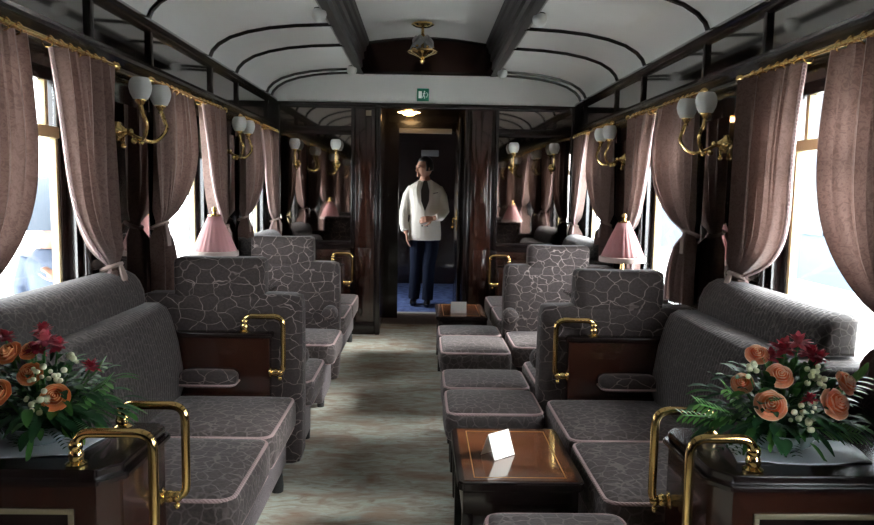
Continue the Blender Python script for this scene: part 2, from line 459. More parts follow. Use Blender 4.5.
prof += [(CX+.545, 2.88), (CX-.545, 2.88)]
extrude_profile(bm, prof, YB, YP); obj('clerestory_vault', bm, M['enamel'], ceil)
bm = NB(); box(bm, CX-.62, CX+.62, YP-.012, YP+.03, 2.43, 2.86); obj('clerestory_end_panel', bm, mat('dark_gloss_panel', (.035,.02,.018), .12, 1.0), ceil, False)
bm = NB()
box(bm, CX-.60, CX+.60, YP-.03, YP-.012, 2.41, 2.44, .004)
obj('clerestory_end_rail', bm, M['ebony'], ceil)
bm = NB()
sweep(bm, [(CX-.545+1.09*i/k, YP-.02, 2.69+.05*math.sin(PI*i/k)) for i in range(k+1)], .012, 8)
obj('clerestory_end_arch', bm, M['ebony'], ceil)
# wall above the vault so no light leaks
bm = NB(); box(bm, WL-.1, WR+.1, YB-.1, 10.6, 2.91, 2.97); struct('ceiling_roof', bm, M['black'])

# end partition with doorway
DX0, DX1 = -.385, .385
bm = NB()
box(bm, WL-.02, DX0, YP, YP+.05, 0, 2.15); box(bm, DX1, WR+.02, YP, YP+.05, 0, 2.15)
box(bm, DX0, DX1, YP, YP+.05, 2.11, 2.15)
pw = struct('wall_far', bm, M['ebony'])
bm = NB()
pp = [(WL, 2.15)] + [(x, z+.01) for x, z in ceil_pts(-1)] + [(x, z+.01) for x, z in ceil_pts(1)[::-1]] + [(WR, 2.15)]
extrude_profile(bm, pp, YP, YP+.05); obj('lunette_panel', bm, M['enamel'], pw)
bm = NB(); box(bm, WL, WR, YP-.02, YP, 2.12, 2.155, .005); obj('lunette_moulding', bm, M['ebony'], pw)
for x0, x1 in ((-1.31, -.66), (.70, 1.37)):
    bm = NB(); box(bm, x0, x1, YP-.012, YP-.001, 1.94, 2.10); obj('upper_mirror', bm, M['mirror'], pw, False)
    bm = NB(); box(bm, x0, x1, YP-.012, YP-.001, .89, 1.86); obj('mirror_panel', bm, M['mirror'], pw, False)
    bm = NB()
    for z0, z1 in ((.845, .885), (1.865, 1.935), (2.10, 2.12)): box(bm, x0-.03, x1+.03, YP-.02, YP-.001, z0, z1, .004)
    for xx in (x0-.03, x1): box(bm, xx, xx+.03, YP-.022, YP-.001, .82, 2.12, .004)
    obj('mirror_frame', bm, M['ebony'], pw)
    bm = NB(); box(bm, x0, x1, YP-.014, YP-.001, .18, .80, .005); box(bm, x0+.07, x1-.07, YP-.022, YP-.012, .25, .73, .006)
    obj('dado_panel', bm, M['mahogany'], pw)
for x0, x1 in ((-.62, -.44), (.45, .64)):
    bm = NB(); box(bm, x0, x1, YP-.016, YP-.001, .12, 2.10, .005)
    for a, b_ in ((.2, .82), (.92, 2.02)): box(bm, x0+.035, x1-.035, YP-.026, YP-.014, a, b_, .005)
    obj('pilaster', bm, M['mahogany'], pw)
bm = NB()
for x0, x1 in ((DX0-.045, DX0), (DX1, DX1+.045)): box(bm, x0, x1, YP-.035, YP+.06, 0, 2.115, .006)
box(bm, DX0-.045, DX1+.045, YP-.035, YP+.06, 2.11, 2.135, .006)
obj('door_casing', bm, M['ebony'], pw)
bm = NB(); box(bm, WL, DX0-.05, YP-.018, YP, 0, .12, .004); box(bm, DX1+.05, WR, YP-.018, YP, 0, .12, .004)
struct('baseboard_far', bm, M['ebony'])
# rear wall
bm = NB(); box(bm, WL-.1, WR+.1, YB-.08, YB, 0, 2.9); struct('wall_rear', bm, M['ebony'])
# short passage behind the doorway, then the vestibule
bm = NB()
box(bm, DX0-.06, DX0-.01, YP+.061, 7.9, 0, 2.5); box(bm, DX1+.01, DX1+.06, YP+.061, 7.9, 0, 2.5)
box(bm, WL-.02, DX0-.061, 7.86, 7.9, 0, 2.5); box(bm, DX1+.061, WR+.02, 7.86, 7.9, 0, 2.5)
pass_ = struct('wall_passage', bm, M['ebony'])
bm = NB(); box(bm, DX0-.01, DX1+.01, YP+.061, 7.9, 2.22, 2.26); struct('ceiling_passage', bm, mat('passage_ceiling', (.10,.095,.09), .5))
bm = NB(); box(bm, -.25, .30, 7.60, 7.64, 1.955, 2.005, .004); obj('white_lintel', bm, mat('white_lintel_paint', (.5,.5,.49), .4), pass_)
bm = NB(); box(bm, DX0-.01, DX1+.01, 7.64, 7.70, 1.985, 2.22); box(bm, DX0-.01, -.25, 7.62, 7.70, 0, 1.985); obj('inner_door_frame', bm, M['ebony'], pass_)
bm = NB(); box(bm, WL-.02, WR+.02, 7.9, 10.6, 2.25, 2.3); struct('ceiling_vestibule', bm, mat('vestibule_ceiling', (.05,.05,.05), .5))
bm = NB(); box(bm, WL-.1, WR+.1, 10.5, 10.58, 0, 2.25); wv_ = struct('wall_vestibule', bm, M['ebony'])
bm = NB(); box(bm, -.02, .23, 10.48, 10.5, 1.85, 1.94, .003); obj('notice_plate', bm, mat('grey_plate', (.16,.17,.17), .5), wv_)
# vestibule side walls: left one has an open entrance door (daylight), right one a window
bm = NB()
box(bm, WL-.1, WL, 7.9, 8.0, 0, 2.25); box(bm, WL-.1, WL, 8.75, 10.5, 0, 2.25); box(bm, WL-.1, WL, 8.0, 8.75, 1.95, 2.25); box(bm, WL-.1, WL, 8.0, 8.75, 0, .25)
struct('wall_vestibule_left', bm, M['ebony'])
bm = NB()
box(bm, WR, WR+.1, 7.9, 10.5, 0, 2.25)
struct('wall_vestibule_right', bm, M['ebony'])
# blank outer skin beside the passage
bm = NB(); box(bm, WL-.1, WL, YP+.05, 7.9, 0, 2.6); box(bm, WR, WR+.1, YP+.05, 7.9, 0, 2.6); struct('wall_passage_outer', bm, M['black'])
# open door leaf on the right of the passage
bm = NB(); box(bm, DX1-.045, DX1-.008, 6.84, 7.56, .02, 2.05, .004); dl = struct('door_1', bm, M['ebony'])
bm = NB(); box(bm, DX1-.056, DX1-.044, 6.92, 7.04, .98, 1.19, .003); obj('lock_plate', bm, M['brass'], dl)
bm = NB(); sweep(bm, arcpath([(DX1-.05, 6.97, 1.10), (DX1-.085, 6.97, 1.10), (DX1-.085, 6.97, 1.02)], .02), .009, 8); ball(bm, (DX1-.085, 6.97, 1.015), .014); obj('door_handle', bm, M['brass'], dl)
bm = NB(); box(bm, DX1-.056, DX1-.044, 6.90, 7.0, 1.325, 1.35, .004); obj('door_bolt', bm, M['brass'], dl)

# ================================================================== FIXTURES
# exit sign
t = thing('exit_sign', 'small green emergency exit sign on the white lunette above the doorway', 'sign', (.02, YP-.006, 2.25))
bm = NB(); box(bm, -.033, .077, YP-.012, YP, 2.175, 2.288, .002); obj('sign_board', bm, M['green'], t)
bm = NB(); y = YP-.0145
box(bm, -.018, .012, y, y+.003, 2.20, 2.263)
obj('door_pictogram', bm, M['signwhite'], t)
bm = NB(); ball(bm, (.036, y+.002, 2.276), .007, 8, (1,.3,1))
sweep(bm, [(.034, y+.001, 2.268), (.028, y+.001, 2.243)], .0055, 6); sweep(bm, [(.028, y+.001, 2.243), (.040, y+.001, 2.232), (.036, y+.001, 2.214)], .0035, 6)
sweep(bm, [(.028, y+.001, 2.243), (.022, y+.001, 2.228), (.016, y+.001, 2.224)], .0035, 6); sweep(bm, [(.020, y+.001, 2.258), (.033, y+.001, 2.263), (.046, y+.001, 2.254)], .003, 6)

for v in bm.verts: v.co.z -= .016
obj('running_figure', bm, M['signwhite'], t)
bm = NB()
sweep(bm, [(.054, y+.001, 2.224), (.067, y+.001, 2.247), (.054, y+.001, 2.27)], .003, 6)

for v in bm.verts: v.co.z -= .016
obj('arrow', bm, M['signwhite'], t)
for o in t.children: o.data.transform(Matrix.Translation((-.028, 0, .004)))
bm = NB(); box(bm, -.525, -.475, YP-.032, YP-.026, 2.035, 2.085, .003)
tag(obj('brass_plate', bm, M['frame_inlay']), 'small square brass plate high on the wood pilaster left of the doorway', 'plate')

# vestibule lamp (lit)
t = thing('ceiling_lamp', 'lit warm star-shaped ceiling lamp inside the doorway', 'lamp', (-.14, 7.15, 2.15))
bm = NB(); lathe(bm, [(.001, 2.135), (.035, 2.14), (.05, 2.155), (.085, 2.165), (.09, 2.172), (.001, 2.178)], (-.14, 7.15, -.05), 16, rmod=lambda a, z: 1+.25*math.cos(8*a)); obj('lamp_glass', bm, M['lamp_on'], t)
bm = NB(); lathe(bm, [(.04, 2.178), (.05, 2.20), (.05, 2.27)], (-.14, 7.15, -.05), 16); obj('lamp_base', bm, M['brass'], t)

# clerestory ceiling light
cxl, cyl = -.015, 6.1
t = thing('ceiling_light', 'brass ceiling light with grey glass petals under the raised roof vault', 'light', (cxl, cyl, 2.73))
bm = NB(); lathe(bm, [(.001,2.832), (.085,2.832), (.09,2.82), (.06,2.805), (.03,2.80), (.001,2.80)], (cxl, cyl, 0), 24, rmod=lambda a, z: 1+.06*math.cos(10*a)); obj('ceiling_plate', bm, M['brass'], t)
bm = NB(); lathe(bm, [(.012,2.80),(.012,2.75),(.022,2.735),(.012,2.72),(.012,2.63)], (cxl, cyl, 0), 12); obj('stem', bm, M['brass'], t)
for i in range(5):
    a = 2*PI*i/5 + .5
    bm = NB(); g = 5
    vs = [[None]*(g+1) for _ in range(g+1)]
    for p_ in range(g+1):
        for q_ in range(g+1):
            u, v_ = p_/g, q_/g-.5
            wd = .075*math.sin(PI*min(1, .25+.75*u))+.012
            rr = .02 + .085*u
            zz = 2.735 - .11*u - .02*math.cos(v_*PI)
            ca, sa = math.cos(a), math.sin(a)
            vs[p_][q_] = bm.verts.new((cxl + ca*rr - sa*v_*wd*1.6, cyl + sa*rr + ca*v_*wd*1.6, zz))
    for p_ in range(g):
        for q_ in range(g): bm.faces.new((vs[p_][q_], vs[p_+1][q_], vs[p_+1][q_+1], vs[p_][q_+1]))
    o = obj('glass_petal', bm, mat('grey_frosted_glass', (.30,.30,.30), .3) if i == 0 else bpy.data.materials['grey_frosted_glass'], t)
    md = o.modifiers.new('thick', 'SOLIDIFY'); md.thickness = .004
bm = NB(); lathe(bm, [(.075,2.615),(.10,2.62),(.115,2.605),(.10,2.59),(.06,2.575),(.03,2.56),(.012,2.545),(.022,2.53),(.012,2.515),(.001,2.505)], (cxl, cyl, 0), 24, rmod=lambda a, z: 1+.10*math.cos(8*a))
obj('brass_crown', bm, M['brass'], t)
for i in range(6):
    a = 2*PI*i/6
    bm = NB(); ball(bm, (cxl+.085*math.cos(a), cyl+.085*math.sin(a), 2.635), .014, 8); obj('crown_knob', bm, M['brass'], t)

for o in t.children:
    o.data.transform(Matrix.Translation((0,0,-.10)))

# frosted globes along the clerestory beams
glabel = ['nearest frosted globe lamp under the %s roof beam', 'farthest frosted globe lamp by the end wall under the %s roof beam']
for s, sn in ((-1, 'left'), (1, 'right')):
    for i, y in enumerate((4.40, 6.40)):
        x = CX + s*.655
        t = thing('globe_lamp', glabel[i] % sn, 'lamp', (x, y, 2.46), 'globe lamps under the roof beams')
        bm = NB(); lathe(bm, [(.001,2.372),(.022,2.376),(.038,2.392),(.045,2.415),(.040,2.438),(.026,2.452)], (x, y, -.025), 14); obj('globe', bm, M['globe'], t)
        bm = NB(); lathe(bm, [(.028,2.448),(.032,2.458),(.032,2.47)], (x, y, -.035), 14); obj('lamp_collar', bm, M['ebony'], t)

# wall sconces
def tulip(bm, c):
    lathe(bm, [(.015,-.048),(.030,-.044),(.042,-.02),(.047,.005),(.043,.03),(.034,.046),(.028,.043),(.001,.030)], c, 20, rmod=lambda a, z: 1+.06*abs(math.cos(3*a)))
def arm_cup(bm, c):
    lathe(bm, [(.008,-.085),(.012,-.08),(.009,-.072),(.016,-.062),(.024,-.052),(.024,-.046),(.001,-.046)], c, 14)
def double_sconce(s, yc, label):
    x = W(s) - s*.013; gx = W(s) - s*.16; yc += -.02 if s < 0 else .085
    t = thing('wall_sconce', label, 'sconce', (x, yc, 1.61), 'twin-arm brass sconces on the window piers')
    bm = NB(); lathe(bm, [(.001,0),(.045,0),(.045,-s*.006),(.032,-s*.014),(.018,-s*.03),(.012,-s*.04),(.001,-s*.042)], (x, yc, 1.61), 18, 'X', rmod=lambda a, z: 1+.08*math.cos(6*a))
    ball(bm, (x-s*.05, yc, 1.61), .016); ball(bm, (x-s*.02, yc, 1.545), .012)
    sweep(bm, [(x-s*.02, yc, 1.60), (x-s*.018, yc, 1.55)], .006, 8)
    obj('backplate', bm, M['brass'], t)
    for d in (-.12, .12):
        bm = NB()
        pts = []
        ctrl = [(0, x-s*.04, 1.61), (.25, x-s*.10, 1.575), (.65, x-s*.14, 1.575), (1.0, gx-s*.025, 1.63), (1.08, gx-s*.012, 1.68), (1.0, gx, 1.725)]
        P_ = [Vector((b_, yc+d*a, c_)) for a, b_, c_ in ctrl]
        for i in range(len(P_)-1):
            p0 = P_[max(0,i-1)]; p1 = P_[i]; p2 = P_[i+1]; p3 = P_[min(len(P_)-1,i+2)]
            for j in range(5):
                u = j/5
                pts.append(.5*((2*p1)+(-p0+p2)*u+(2*p0-5*p1+4*p2-p3)*u*u+(-p0+3*p1-3*p2+p3)*u**3))
        pts.append(P_[-1])
        sweep(bm, pts, [.0085 if 3 < i < len(pts)-3 else .0065 for i in range(len(pts))], 9)
        arm_cup(bm, (gx, yc+d, 1.788)); ball(bm, (x-s*.085, yc+d*.35, 1.567), .014)
        a_ = obj('sconce_arm', bm, M['brass'], t)
        bm = NB(); tulip(bm, (gx, yc+d, 1.788)); obj('glass_shade', bm, M['globe'], t)
piers = [(BAYS[i]+BAYS[i+1])/2 for i in range(len(BAYS)-1)]
for s, sn in ((-1, 'left'), (1, 'right')):
    for y, nm in ((piers[1], 'twin-globe brass sconce on %s pier between the first and second windows in view'),
                  (piers[2], 'farther twin-globe brass sconce on %s pier beyond the table lamp'),
                  (piers[0], 'twin-globe brass sconce on %s pier beside the camera, seen only in mirrors')):
        double_sconce(s, y, nm % sn)
def single_sconce(x, label):
    t = thing('wall_sconce', label, 'sconce', (x, YP-.03, 1.59), 'single brass sconces on the end partition mirrors')
    bm = NB(); lathe(bm, [(.001,-.001),(.036,-.001),(.036,-.008),(.026,-.014),(.012,-.03),(.001,-.032)], (x, YP-.011, 1.59), 16, 'Y', rmod=lambda a, z: 1+.1*math.cos(6*a)); ball(bm, (x, YP-.03, 1.545), .01)
    obj('backplate', bm, M['brass'], t)
    bm = NB(); sweep(bm, arcpath([(x, YP-.03, 1.59), (x, YP-.10, 1.565), (x, YP-.11, 1.70)], .05), .007, 8); arm_cup(bm, (x, YP-.11, 1.765)); obj('sconce_arm', bm, M['brass'], t)
    bm = NB(); tulip(bm, (x, YP-.11, 1.765)); obj('glass_shade', bm, M['globe'], t)
for x, lb in ((-1.16, 'single-globe brass sconce on left end mirror, nearer the side wall'), (-.79, 'single-globe brass sconce on left end mirror, nearer the doorway'),
              (.83, 'single-globe brass sconce on right end mirror, nearer the doorway'), (1.20, 'single-globe brass sconce on right end mirror, nearer the side wall')):
    single_sconce(x, lb)

# ------------------------------------------------------------------ curtains and rods
ROD_Z = 1.86
def curtain_mesh(s, yin, yout, tie_z, seed, bulge=0.0, hem=.80, skirt=.28, drawn=False):
    """hangs from the rod between yin (window centre side) and yout (pier side), tied back at the pier"""
    rnd = random.Random(seed); nu, nv = 60, 46
    ph = rnd.uniform(0, 6); k1 = rnd.choice((6, 7, 8)); x0 = W(s)-s*.078
    bm = NB(); grid = []
    for j in range(nv+1):
        v = j/nv; z = ROD_Z-.005 - v*(ROD_Z-.005-hem)
        if z > tie_z:
            f = (ROD_Z-z)/(ROD_Z-tie_z)
            g = 1 - max(0, (f-.12)/.88)**(3.3+bulge)*.86
        else:
            f2 = (tie_z-z)/max(.01, tie_z-hem)
            g = .14 + skirt*math.sin(min(1, f2*1.3)*PI/2)
        row = []
        if drawn: g = 1
        for i in range(nu+1):
            u = i/nu                                # 0 = inner edge, 1 = pier edge
            wd = (yin-yout)*g
            y = yout + wd*(1-u)
            amp = (.043 + .014*math.sin(3*u+ph)) * (.75 if z > tie_z else 1.0)
            if abs(z-tie_z) < .07 and not drawn: amp *= .35 + .65*abs(z-tie_z)/.07
            w_ = math.sin(2*PI*k1*u+ph+.5*math.sin(2.2*z+ph)) + .35*math.sin(2*PI*k1*2.3*u+1.3*ph+z)
            x = x0 - s*(amp*w_)
            sway = .02*math.sin(2.1*z+ph+2*u)*(1-g)
            if z > tie_z: x -= s*.035*math.sin(PI*min(1, (ROD_Z-z)/(ROD_Z-tie_z)))*(1-u)*.8
            zz = z
            if z > tie_z: zz = z - .06*(1-u)*max(0, (ROD_Z-z)/(ROD_Z-tie_z))**3*.0
            row.append(bm.verts.new((x, y+sway, zz)))
        grid.append(row)
    for j in range(nv):
        for i in range(nu): bm.faces.new((grid[j][i], grid[j][i+1], grid[j+1][i+1], grid[j+1][i]))
    return bm, grid
def fringe_mesh(s, grid_pts):
    bm = NB(); sweep(bm, grid_pts, .008, 6); return bm
BN = ['beside the camera', 'nearest', 'middle', 'farthest']
SIDE = {-1: 'left', 1: 'right'}
CUR_LABEL = {
 (2,'n'): 'taupe curtain half cut by the %s picture edge, nearer half of nearest window',
 (2,'f'): 'large taupe damask curtain tied back above the near sofa, far half of nearest %s window',
 (3,'n'): 'taupe curtain tied back beside the twin sconce, near half of middle %s window',
 (3,'f'): 'taupe curtain behind the pink table lamp, far half of middle %s window',
 (4,'n'): 'taupe curtain near half of farthest %s window, just past the far twin sconce',
 (4,'f'): 'taupe curtain at the end partition, far half of farthest %s window',
 (1,'n'): 'taupe curtain beside the camera, near half, seen in mirrors on %s', (1,'f'): 'taupe curtain beside the camera, far half, seen in mirrors on %s',}
for s in (-1, 1):
    for bi, b in enumerate(BAYS):
        bi += 1
        x = W(s)-s*.078
        t = thing('curtain_rod', 'brass curtain rod with rings over the %s %s window' % (BN[bi-1], SIDE[s]), 'curtain rod', (x, b, ROD_Z), 'brass curtain rods over the windows')
        bm = NB(); sweep(bm, [(x, b-.635, ROD_Z+.012), (x, b+.635, ROD_Z+.012)], .011, 10)
        for yy in (b-.585, b+.585): sweep(bm, [(x, yy, ROD_Z+.012), (W(s), yy, ROD_Z+.012)], .007, 8)
        obj('rod', bm, M['brass'], t)
        for e in (-1, 1):
            bm = NB(); lathe(bm, [(.012,0),(.018,e*.008),(.010,e*.018),(.019,e*.034),(.015,e*.048),(.005,e*.060),(.001,e*.066)], (x, b+e*.63, ROD_Z+.012), 12, 'Y'); obj('finial', bm, M['brass'], t)
        for e in (-1, 1):
            for i in range(7):
                yy = b + e*(.10 + i*.07)
                bm = NB(); n_ = 14
                sweep(bm, [(x+.021*math.cos(2*PI*q/n_), yy+.003*math.sin(i), ROD_Z+.006+.021*math.sin(2*PI*q/n_)) for q in range(n_)], .0027, 6, closed=True)
                obj('ring', bm, M['brass'], t)
        for e, hn in ((-1, 'n'), (1, 'f')):
            tz = {(2,'n'): .98, (2,'f'): 1.02, (3,'n'): 1.17, (3,'f'): 1.10, (4,'n'): 1.14, (4,'f'): 1.08}.get((bi, hn), 1.1)
            cut = thing('curtain', CUR_LABEL[(bi, hn)] % SIDE[s], 'curtain', (x, b+e*.56, ROD_Z), 'taupe window curtains')
            drawn = (bi == 1 and s < 0)  # left pair beside the camera drawn shut to keep daylight off the foreground
            bm, g = curtain_mesh(s, b+(e*.004 if drawn else (.15 if e > 0 else -.045)), b+e*.60, tz, bi*10+(3 if e > 0 else 5)+s, (4.0 if (s > 0 and e > 0) else 1.0) if (bi == 2) else 0, drawn=drawn)
            inner = [tuple(r_[0].co) for r_ in g]
            obj('curtain_panel', bm, M['curtain'], cut)
            obj('fringe', fringe_mesh(s, inner), M['piping'], cut)
            if drawn: continue
            yt = b+e*.60 - e*.035
            bm = NB(); n_ = 18
            sweep(bm, [(x+.038*math.cos(2*PI*q/n_), yt+.048*math.sin(2*PI*q/n_), tz-.015*math.cos(2*PI*q/n_)*s) for q in range(n_)], .010, 6, closed=True)
            ty = b+e*.58
            for q in range(4):
                sweep(bm, [(x-s*.038, yt+e*.006*q-.012, tz+.01), (x-s*.055, yt+e*.012*q-.024, tz-.04), (x-s*.058, yt+e*.012*q-.024, tz-.10)], [.006,.007,.004], 6)
            obj('tieback', bm, M['gold_thread'], cut)

# ------------------------------------------------------------------ seating
def piping_loop(x0, x1, y0, y1, z, rad=.04, r=.0075):
    if x1 < x0: x0, x1 = x1, x0
    if y1 < y0: y0, y1 = y1, y0
    bm = NB(); pts = arcpath([(x0,y0,z),(x1,y0,z),(x1,y1,z),(x0,y1,z)], rad, 5, True)
    dense = []
    for a, b_ in zip(pts, pts[1:]+pts[:1]):
        k = max(1, int((b_-a).length/.04))
        for j in range(k): dense.append(a.lerp(b_, j/k))
    sweep(bm, dense, r, 7, closed=True); return bm
def cushion(parent, x0, x1, y0, y1, z0, z1, m, name='seat_cushion', rad=.05, bev=.035):
    bm = NB(); pillow(bm, x0, x1, y0, y1, z0, z1, bev, .016, 9)
    c = obj(name, bm, m, parent, angle=70)
    i = .008
    xa, xb = min(x0,x1)+i, max(x0,x1)-i; ya, yb = min(y0,y1)+i, max(y0,y1)-i
    obj('piping', piping_loop(xa, xb, ya, yb, z1-.013, rad, .0075), M['piping'], c)
    obj('piping', piping_loop(xa, xb, ya, yb, z0+.014, rad, .0065), M['piping'], c)
    return c
def sofa(s, y0, y1, label):
    t = thing('wall_sofa', label, 'sofa', (s*1.0, (y0+y1)/2, 0), 'grey velvet sofas along the walls')
    wd = abs(W(s)) - .03
    ym = (y0+y1)/2
    xe = .56 if s < 0 else .58
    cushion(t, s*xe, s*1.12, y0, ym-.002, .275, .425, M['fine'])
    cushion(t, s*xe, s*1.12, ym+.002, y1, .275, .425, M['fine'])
    bm = NB(); box(bm, s*.605, s*wd, y0+.01, y1-.01, .10, .272, .012); obj('base', bm, M['plainvelvet'], t)
    for yy in (y0+.07, y1-.07):
        for dx in (.635, wd-.05):
            bm = NB(); lathe(bm, [(.026,0),(.028,.03),(.022,.09),(.026,.105)], (s*dx, yy, 0), 10); obj('leg', bm, M['black'], t)
    # back cushion with rounded face
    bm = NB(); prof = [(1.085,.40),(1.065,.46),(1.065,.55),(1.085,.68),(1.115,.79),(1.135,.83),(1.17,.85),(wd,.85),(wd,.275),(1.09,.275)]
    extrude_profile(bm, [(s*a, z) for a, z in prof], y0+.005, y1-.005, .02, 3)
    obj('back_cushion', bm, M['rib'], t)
    bm = NB(); prof = [(1.155,.825),(1.145,.85),(1.150,.90),(1.170,.95),(1.195,.98),(1.23,.998),(1.28,1.0),(1.32,.99),(min(1.355, wd-.005),.96),(min(1.365,wd),.90),(min(1.365,wd),.852),(1.18,.852)]
    prof[0] = (1.165,.853)
    mx_ = wd; sh = .075 if s < 0 else .105
    prof = [(min(a+sh, mx_-.002*k), z) for k, (a, z) in enumerate(prof)]
    ya, yb_ = y0+(.02 if s < 0 else .10), y1+.005
    cxp = sum(a for a, z in prof)/len(prof); czp = sum(z for a, z in prof)/len(prof); rings = []
    for dy, k in ((0,.45),(.004,.66),(.012,.80),(.025,.90),(.042,.965),(.065,1.0)): rings.append((ya+dy, k))
    rings += [(yb_-(y_-ya), k) for y_, k in rings[::-1]]
    vr = [[bm.verts.new((s*(cxp+(a-cxp)*k), y_, czp+(z-czp)*k)) for a, z in prof] for y_, k in rings]
    for A, B in zip(vr, vr[1:]):
        for q in range(len(prof)): bm.faces.new((A[q], A[(q+1)%len(prof)], B[(q+1)%len(prof)], B[q]))
    bm.faces.new(vr[0][::-1]); bm.faces.new(vr[-1])
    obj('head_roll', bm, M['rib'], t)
    return t
sofa(-1, 2.12, 3.225, 'large grey velvet sofa on left wall behind the near flower console')
sofa(1, 2.12, 3.225, 'large grey velvet sofa on right wall behind the near flower console')
sofa(-1, 5.27, 6.45, 'far left wall sofa by the end partition, mostly hidden behind the armchair')
sofa(1, 5.27, 6.45, 'far right wall sofa by the end partition, behind the card table')

def chair(s, yb, d, label):
    """yb: rear plane of the back; d: +1 seat extends away from the camera"""
    t = thing('armchair', label, 'armchair', (s*.92, yb+d*.3, 0), 'veined grey velvet armchairs by the middle windows')
    x0, x1 = (.555, 1.31) if s < 0 else (.57, 1.33)
    dz = 0 if s < 0 else -.035
    bm = NB(); pillow(bm, s*x0, s*x1, yb, yb+d*.16, .06, .87+dz*(d > 0), .035, .008, 9)
    for v in bm.verts:   # slight recline of the front face
        pass
    obj('backrest', bm, M['vein'], t, angle=70)
    bm = NB(); pillow(bm, s*.73, s*1.145, yb+d*.012, yb+d*.15, .83+dz, 1.045+dz, .03, .006, 8)
    for v in bm.verts:
        if v.co.z > 1.0+dz: v.co.z -= .010*(1-((abs(v.co.x)-.94)/.22)**2)
    obj('headrest', bm, M['vein'], t, angle=70)
    cushion(t, s*(.525 if s < 0 else .577), s*1.27, yb+d*.165, yb+d*.665, .285, .425, M['fine'], rad=.06)
    bm = NB(); box(bm, s*.60, s*1.25, yb+d*.17, yb+d*.60, .03, .283, .015); obj('base', bm, M['plainvelvet'], t)
    for xx in (.605, 1.24):
        bm = NB(); lathe(bm, [(.001,0),(.035,0),(.048,.010),(.052,.03),(.052,.10),(.048,.118),(.035,.128),(.001,.13)], (s*xx, yb+d*.15 if d > 0 else yb+d*.15-.13, .535), 18, 'Y')
        obj('arm_bolster', bm, M['vein'], t)
    for xx in (.62, 1.22):
        bm = NB(); lathe(bm, [(.022,0),(.024,.05)], (s*xx, yb+d*.55, 0), 10); obj('leg', bm, M['black'], t)
    return t
chair(-1, 3.31, 1, 'grey veined armchair turned away, behind the left wooden divider')
chair(1, 3.31, 1, 'grey veined armchair turned away, behind the right wooden divider')
chair(-1, 4.99, -1, 'grey veined armchair facing the camera left of the aisle')
chair(1, 4.99, -1, 'grey veined armchair facing the camera right of the aisle, behind the footstools')

def stool(x0, x1, y0, y1, label, h=.405):
    t = thing('footstool', label, 'footstool', ((x0+x1)/2, (y0+y1)/2, 0), 'grey velvet footstools right of the aisle')
    cushion(t, x0, x1, y0, y1, h-.14, h, M['fine'], rad=.05)
    bm = NB(); box(bm, x0+.03, x1-.03, y0+.03, y1-.03, h-.20, h-.138, .008); obj('frame', bm, M['ebony'], t)
    for xx in (x0+.05, x1-.05):
        for yy in (y0+.05, y1-.05):
            bm = NB(); sweep(bm, [(xx, yy, 0), (xx, yy, h-.19)], [.014, .02], 8); obj('leg', bm, M['ebony'], t)
stool(.12, .555, 3.06, 3.45, 'nearer stool of the front pair, just behind the near coffee table')
stool(.12, .555, 3.475, 3.85, 'farther stool of the front pair right of the aisle')
stool(.125, .555, 4.24, 4.745, 'larger nearer stool of the back pair right of the aisle')
stool(.125, .555, 4.765, 5.13, 'farther stool of the back pair, in front of the far coffee table')
stool(.20, .625, 1.62, 2.11, 'stool at the bottom edge of the picture in front of the near coffee table', .40)

# ------------------------------------------------------------------ grab rail helper
def grab_rail(parent, s, y, xin, xout, zt, zb, xpanel, ztop):
    bm = NB()
    sweep(bm, arcpath([(s*xin, y, ztop), (s*xin, y, zt), (s*xout, y, zt), (s*xout, y, zb), (s*(xpanel+.004), y, zb)], .045, 8), .0125, 12)
    r_ = obj('grab_rail', bm, M['brass'], parent)
    bm = NB(); lathe(bm, [(.024,0),(.026,.006),(.016,.012),(.020,.024),(.016,.036),(.013,.042)], (s*xin, y, ztop), 14)
    ball(bm, (s*xin, y+.0, ztop+.05), .018)
    obj('rail_flange', bm, M['brass'], parent); bm = NB()
    sg = s
    lathe(bm, [(.024,0),(.026,-sg*.006),(.016,-sg*.012),(.019,-sg*.026),(.014,-sg*.038)], (s*xpanel, y, zb), 14, 'X')
    ball(bm, (s*(xpanel-.045), y, zb), .017); ball(bm, (s*(xpanel-.045), y, zb-.028), .010)
    obj('rail_flange', bm, M['brass'], parent)

def divider(s, y0, y1, label, pad=True):
    t = thing('seat_divider', label, 'divider', (s*1.0, (y0+y1)/2, 0), 'low mahogany dividers between the seats')
    wd = abs(W(s))-.02
    bm = NB(); box(bm, s*.685, s*wd, y0, y1, 0, .685, .006); obj('panel', bm, M['mahogany'], t)
    bm = NB(); box(bm, s*.672, s*wd, y0-.012, y1+.004, .685, .71, .008); obj('top_rail', bm, M['ebony'], t)
    ym = y0+.005
    grab_rail(t, s, ym+.005, .80, .625, .785, .525, .685, .71)
    if pad:
        bm = NB(); pillow(bm, s*.82, s*1.08, y0-.10, y0-.002, .475, .545, .03, .006, 6); pd = obj('arm_pad', bm, M['vein'], t, angle=70)
        bm = NB(); pts = arcpath([(s*.822, y0-.004, .49), (s*.822, y0-.1, .49), (s*1.078, y0-.1, .49), (s*1.078, y0-.004, .49)], .03); sweep(bm, pts, .005, 6); obj('piping', bm, M['piping'], pd)
divider(-1, 3.24, 3.29, 'low mahogany divider with brass rail between left near sofa and armchair')
divider(1, 3.24, 3.29, 'low mahogany divider with brass rail between right near sofa and armchair')
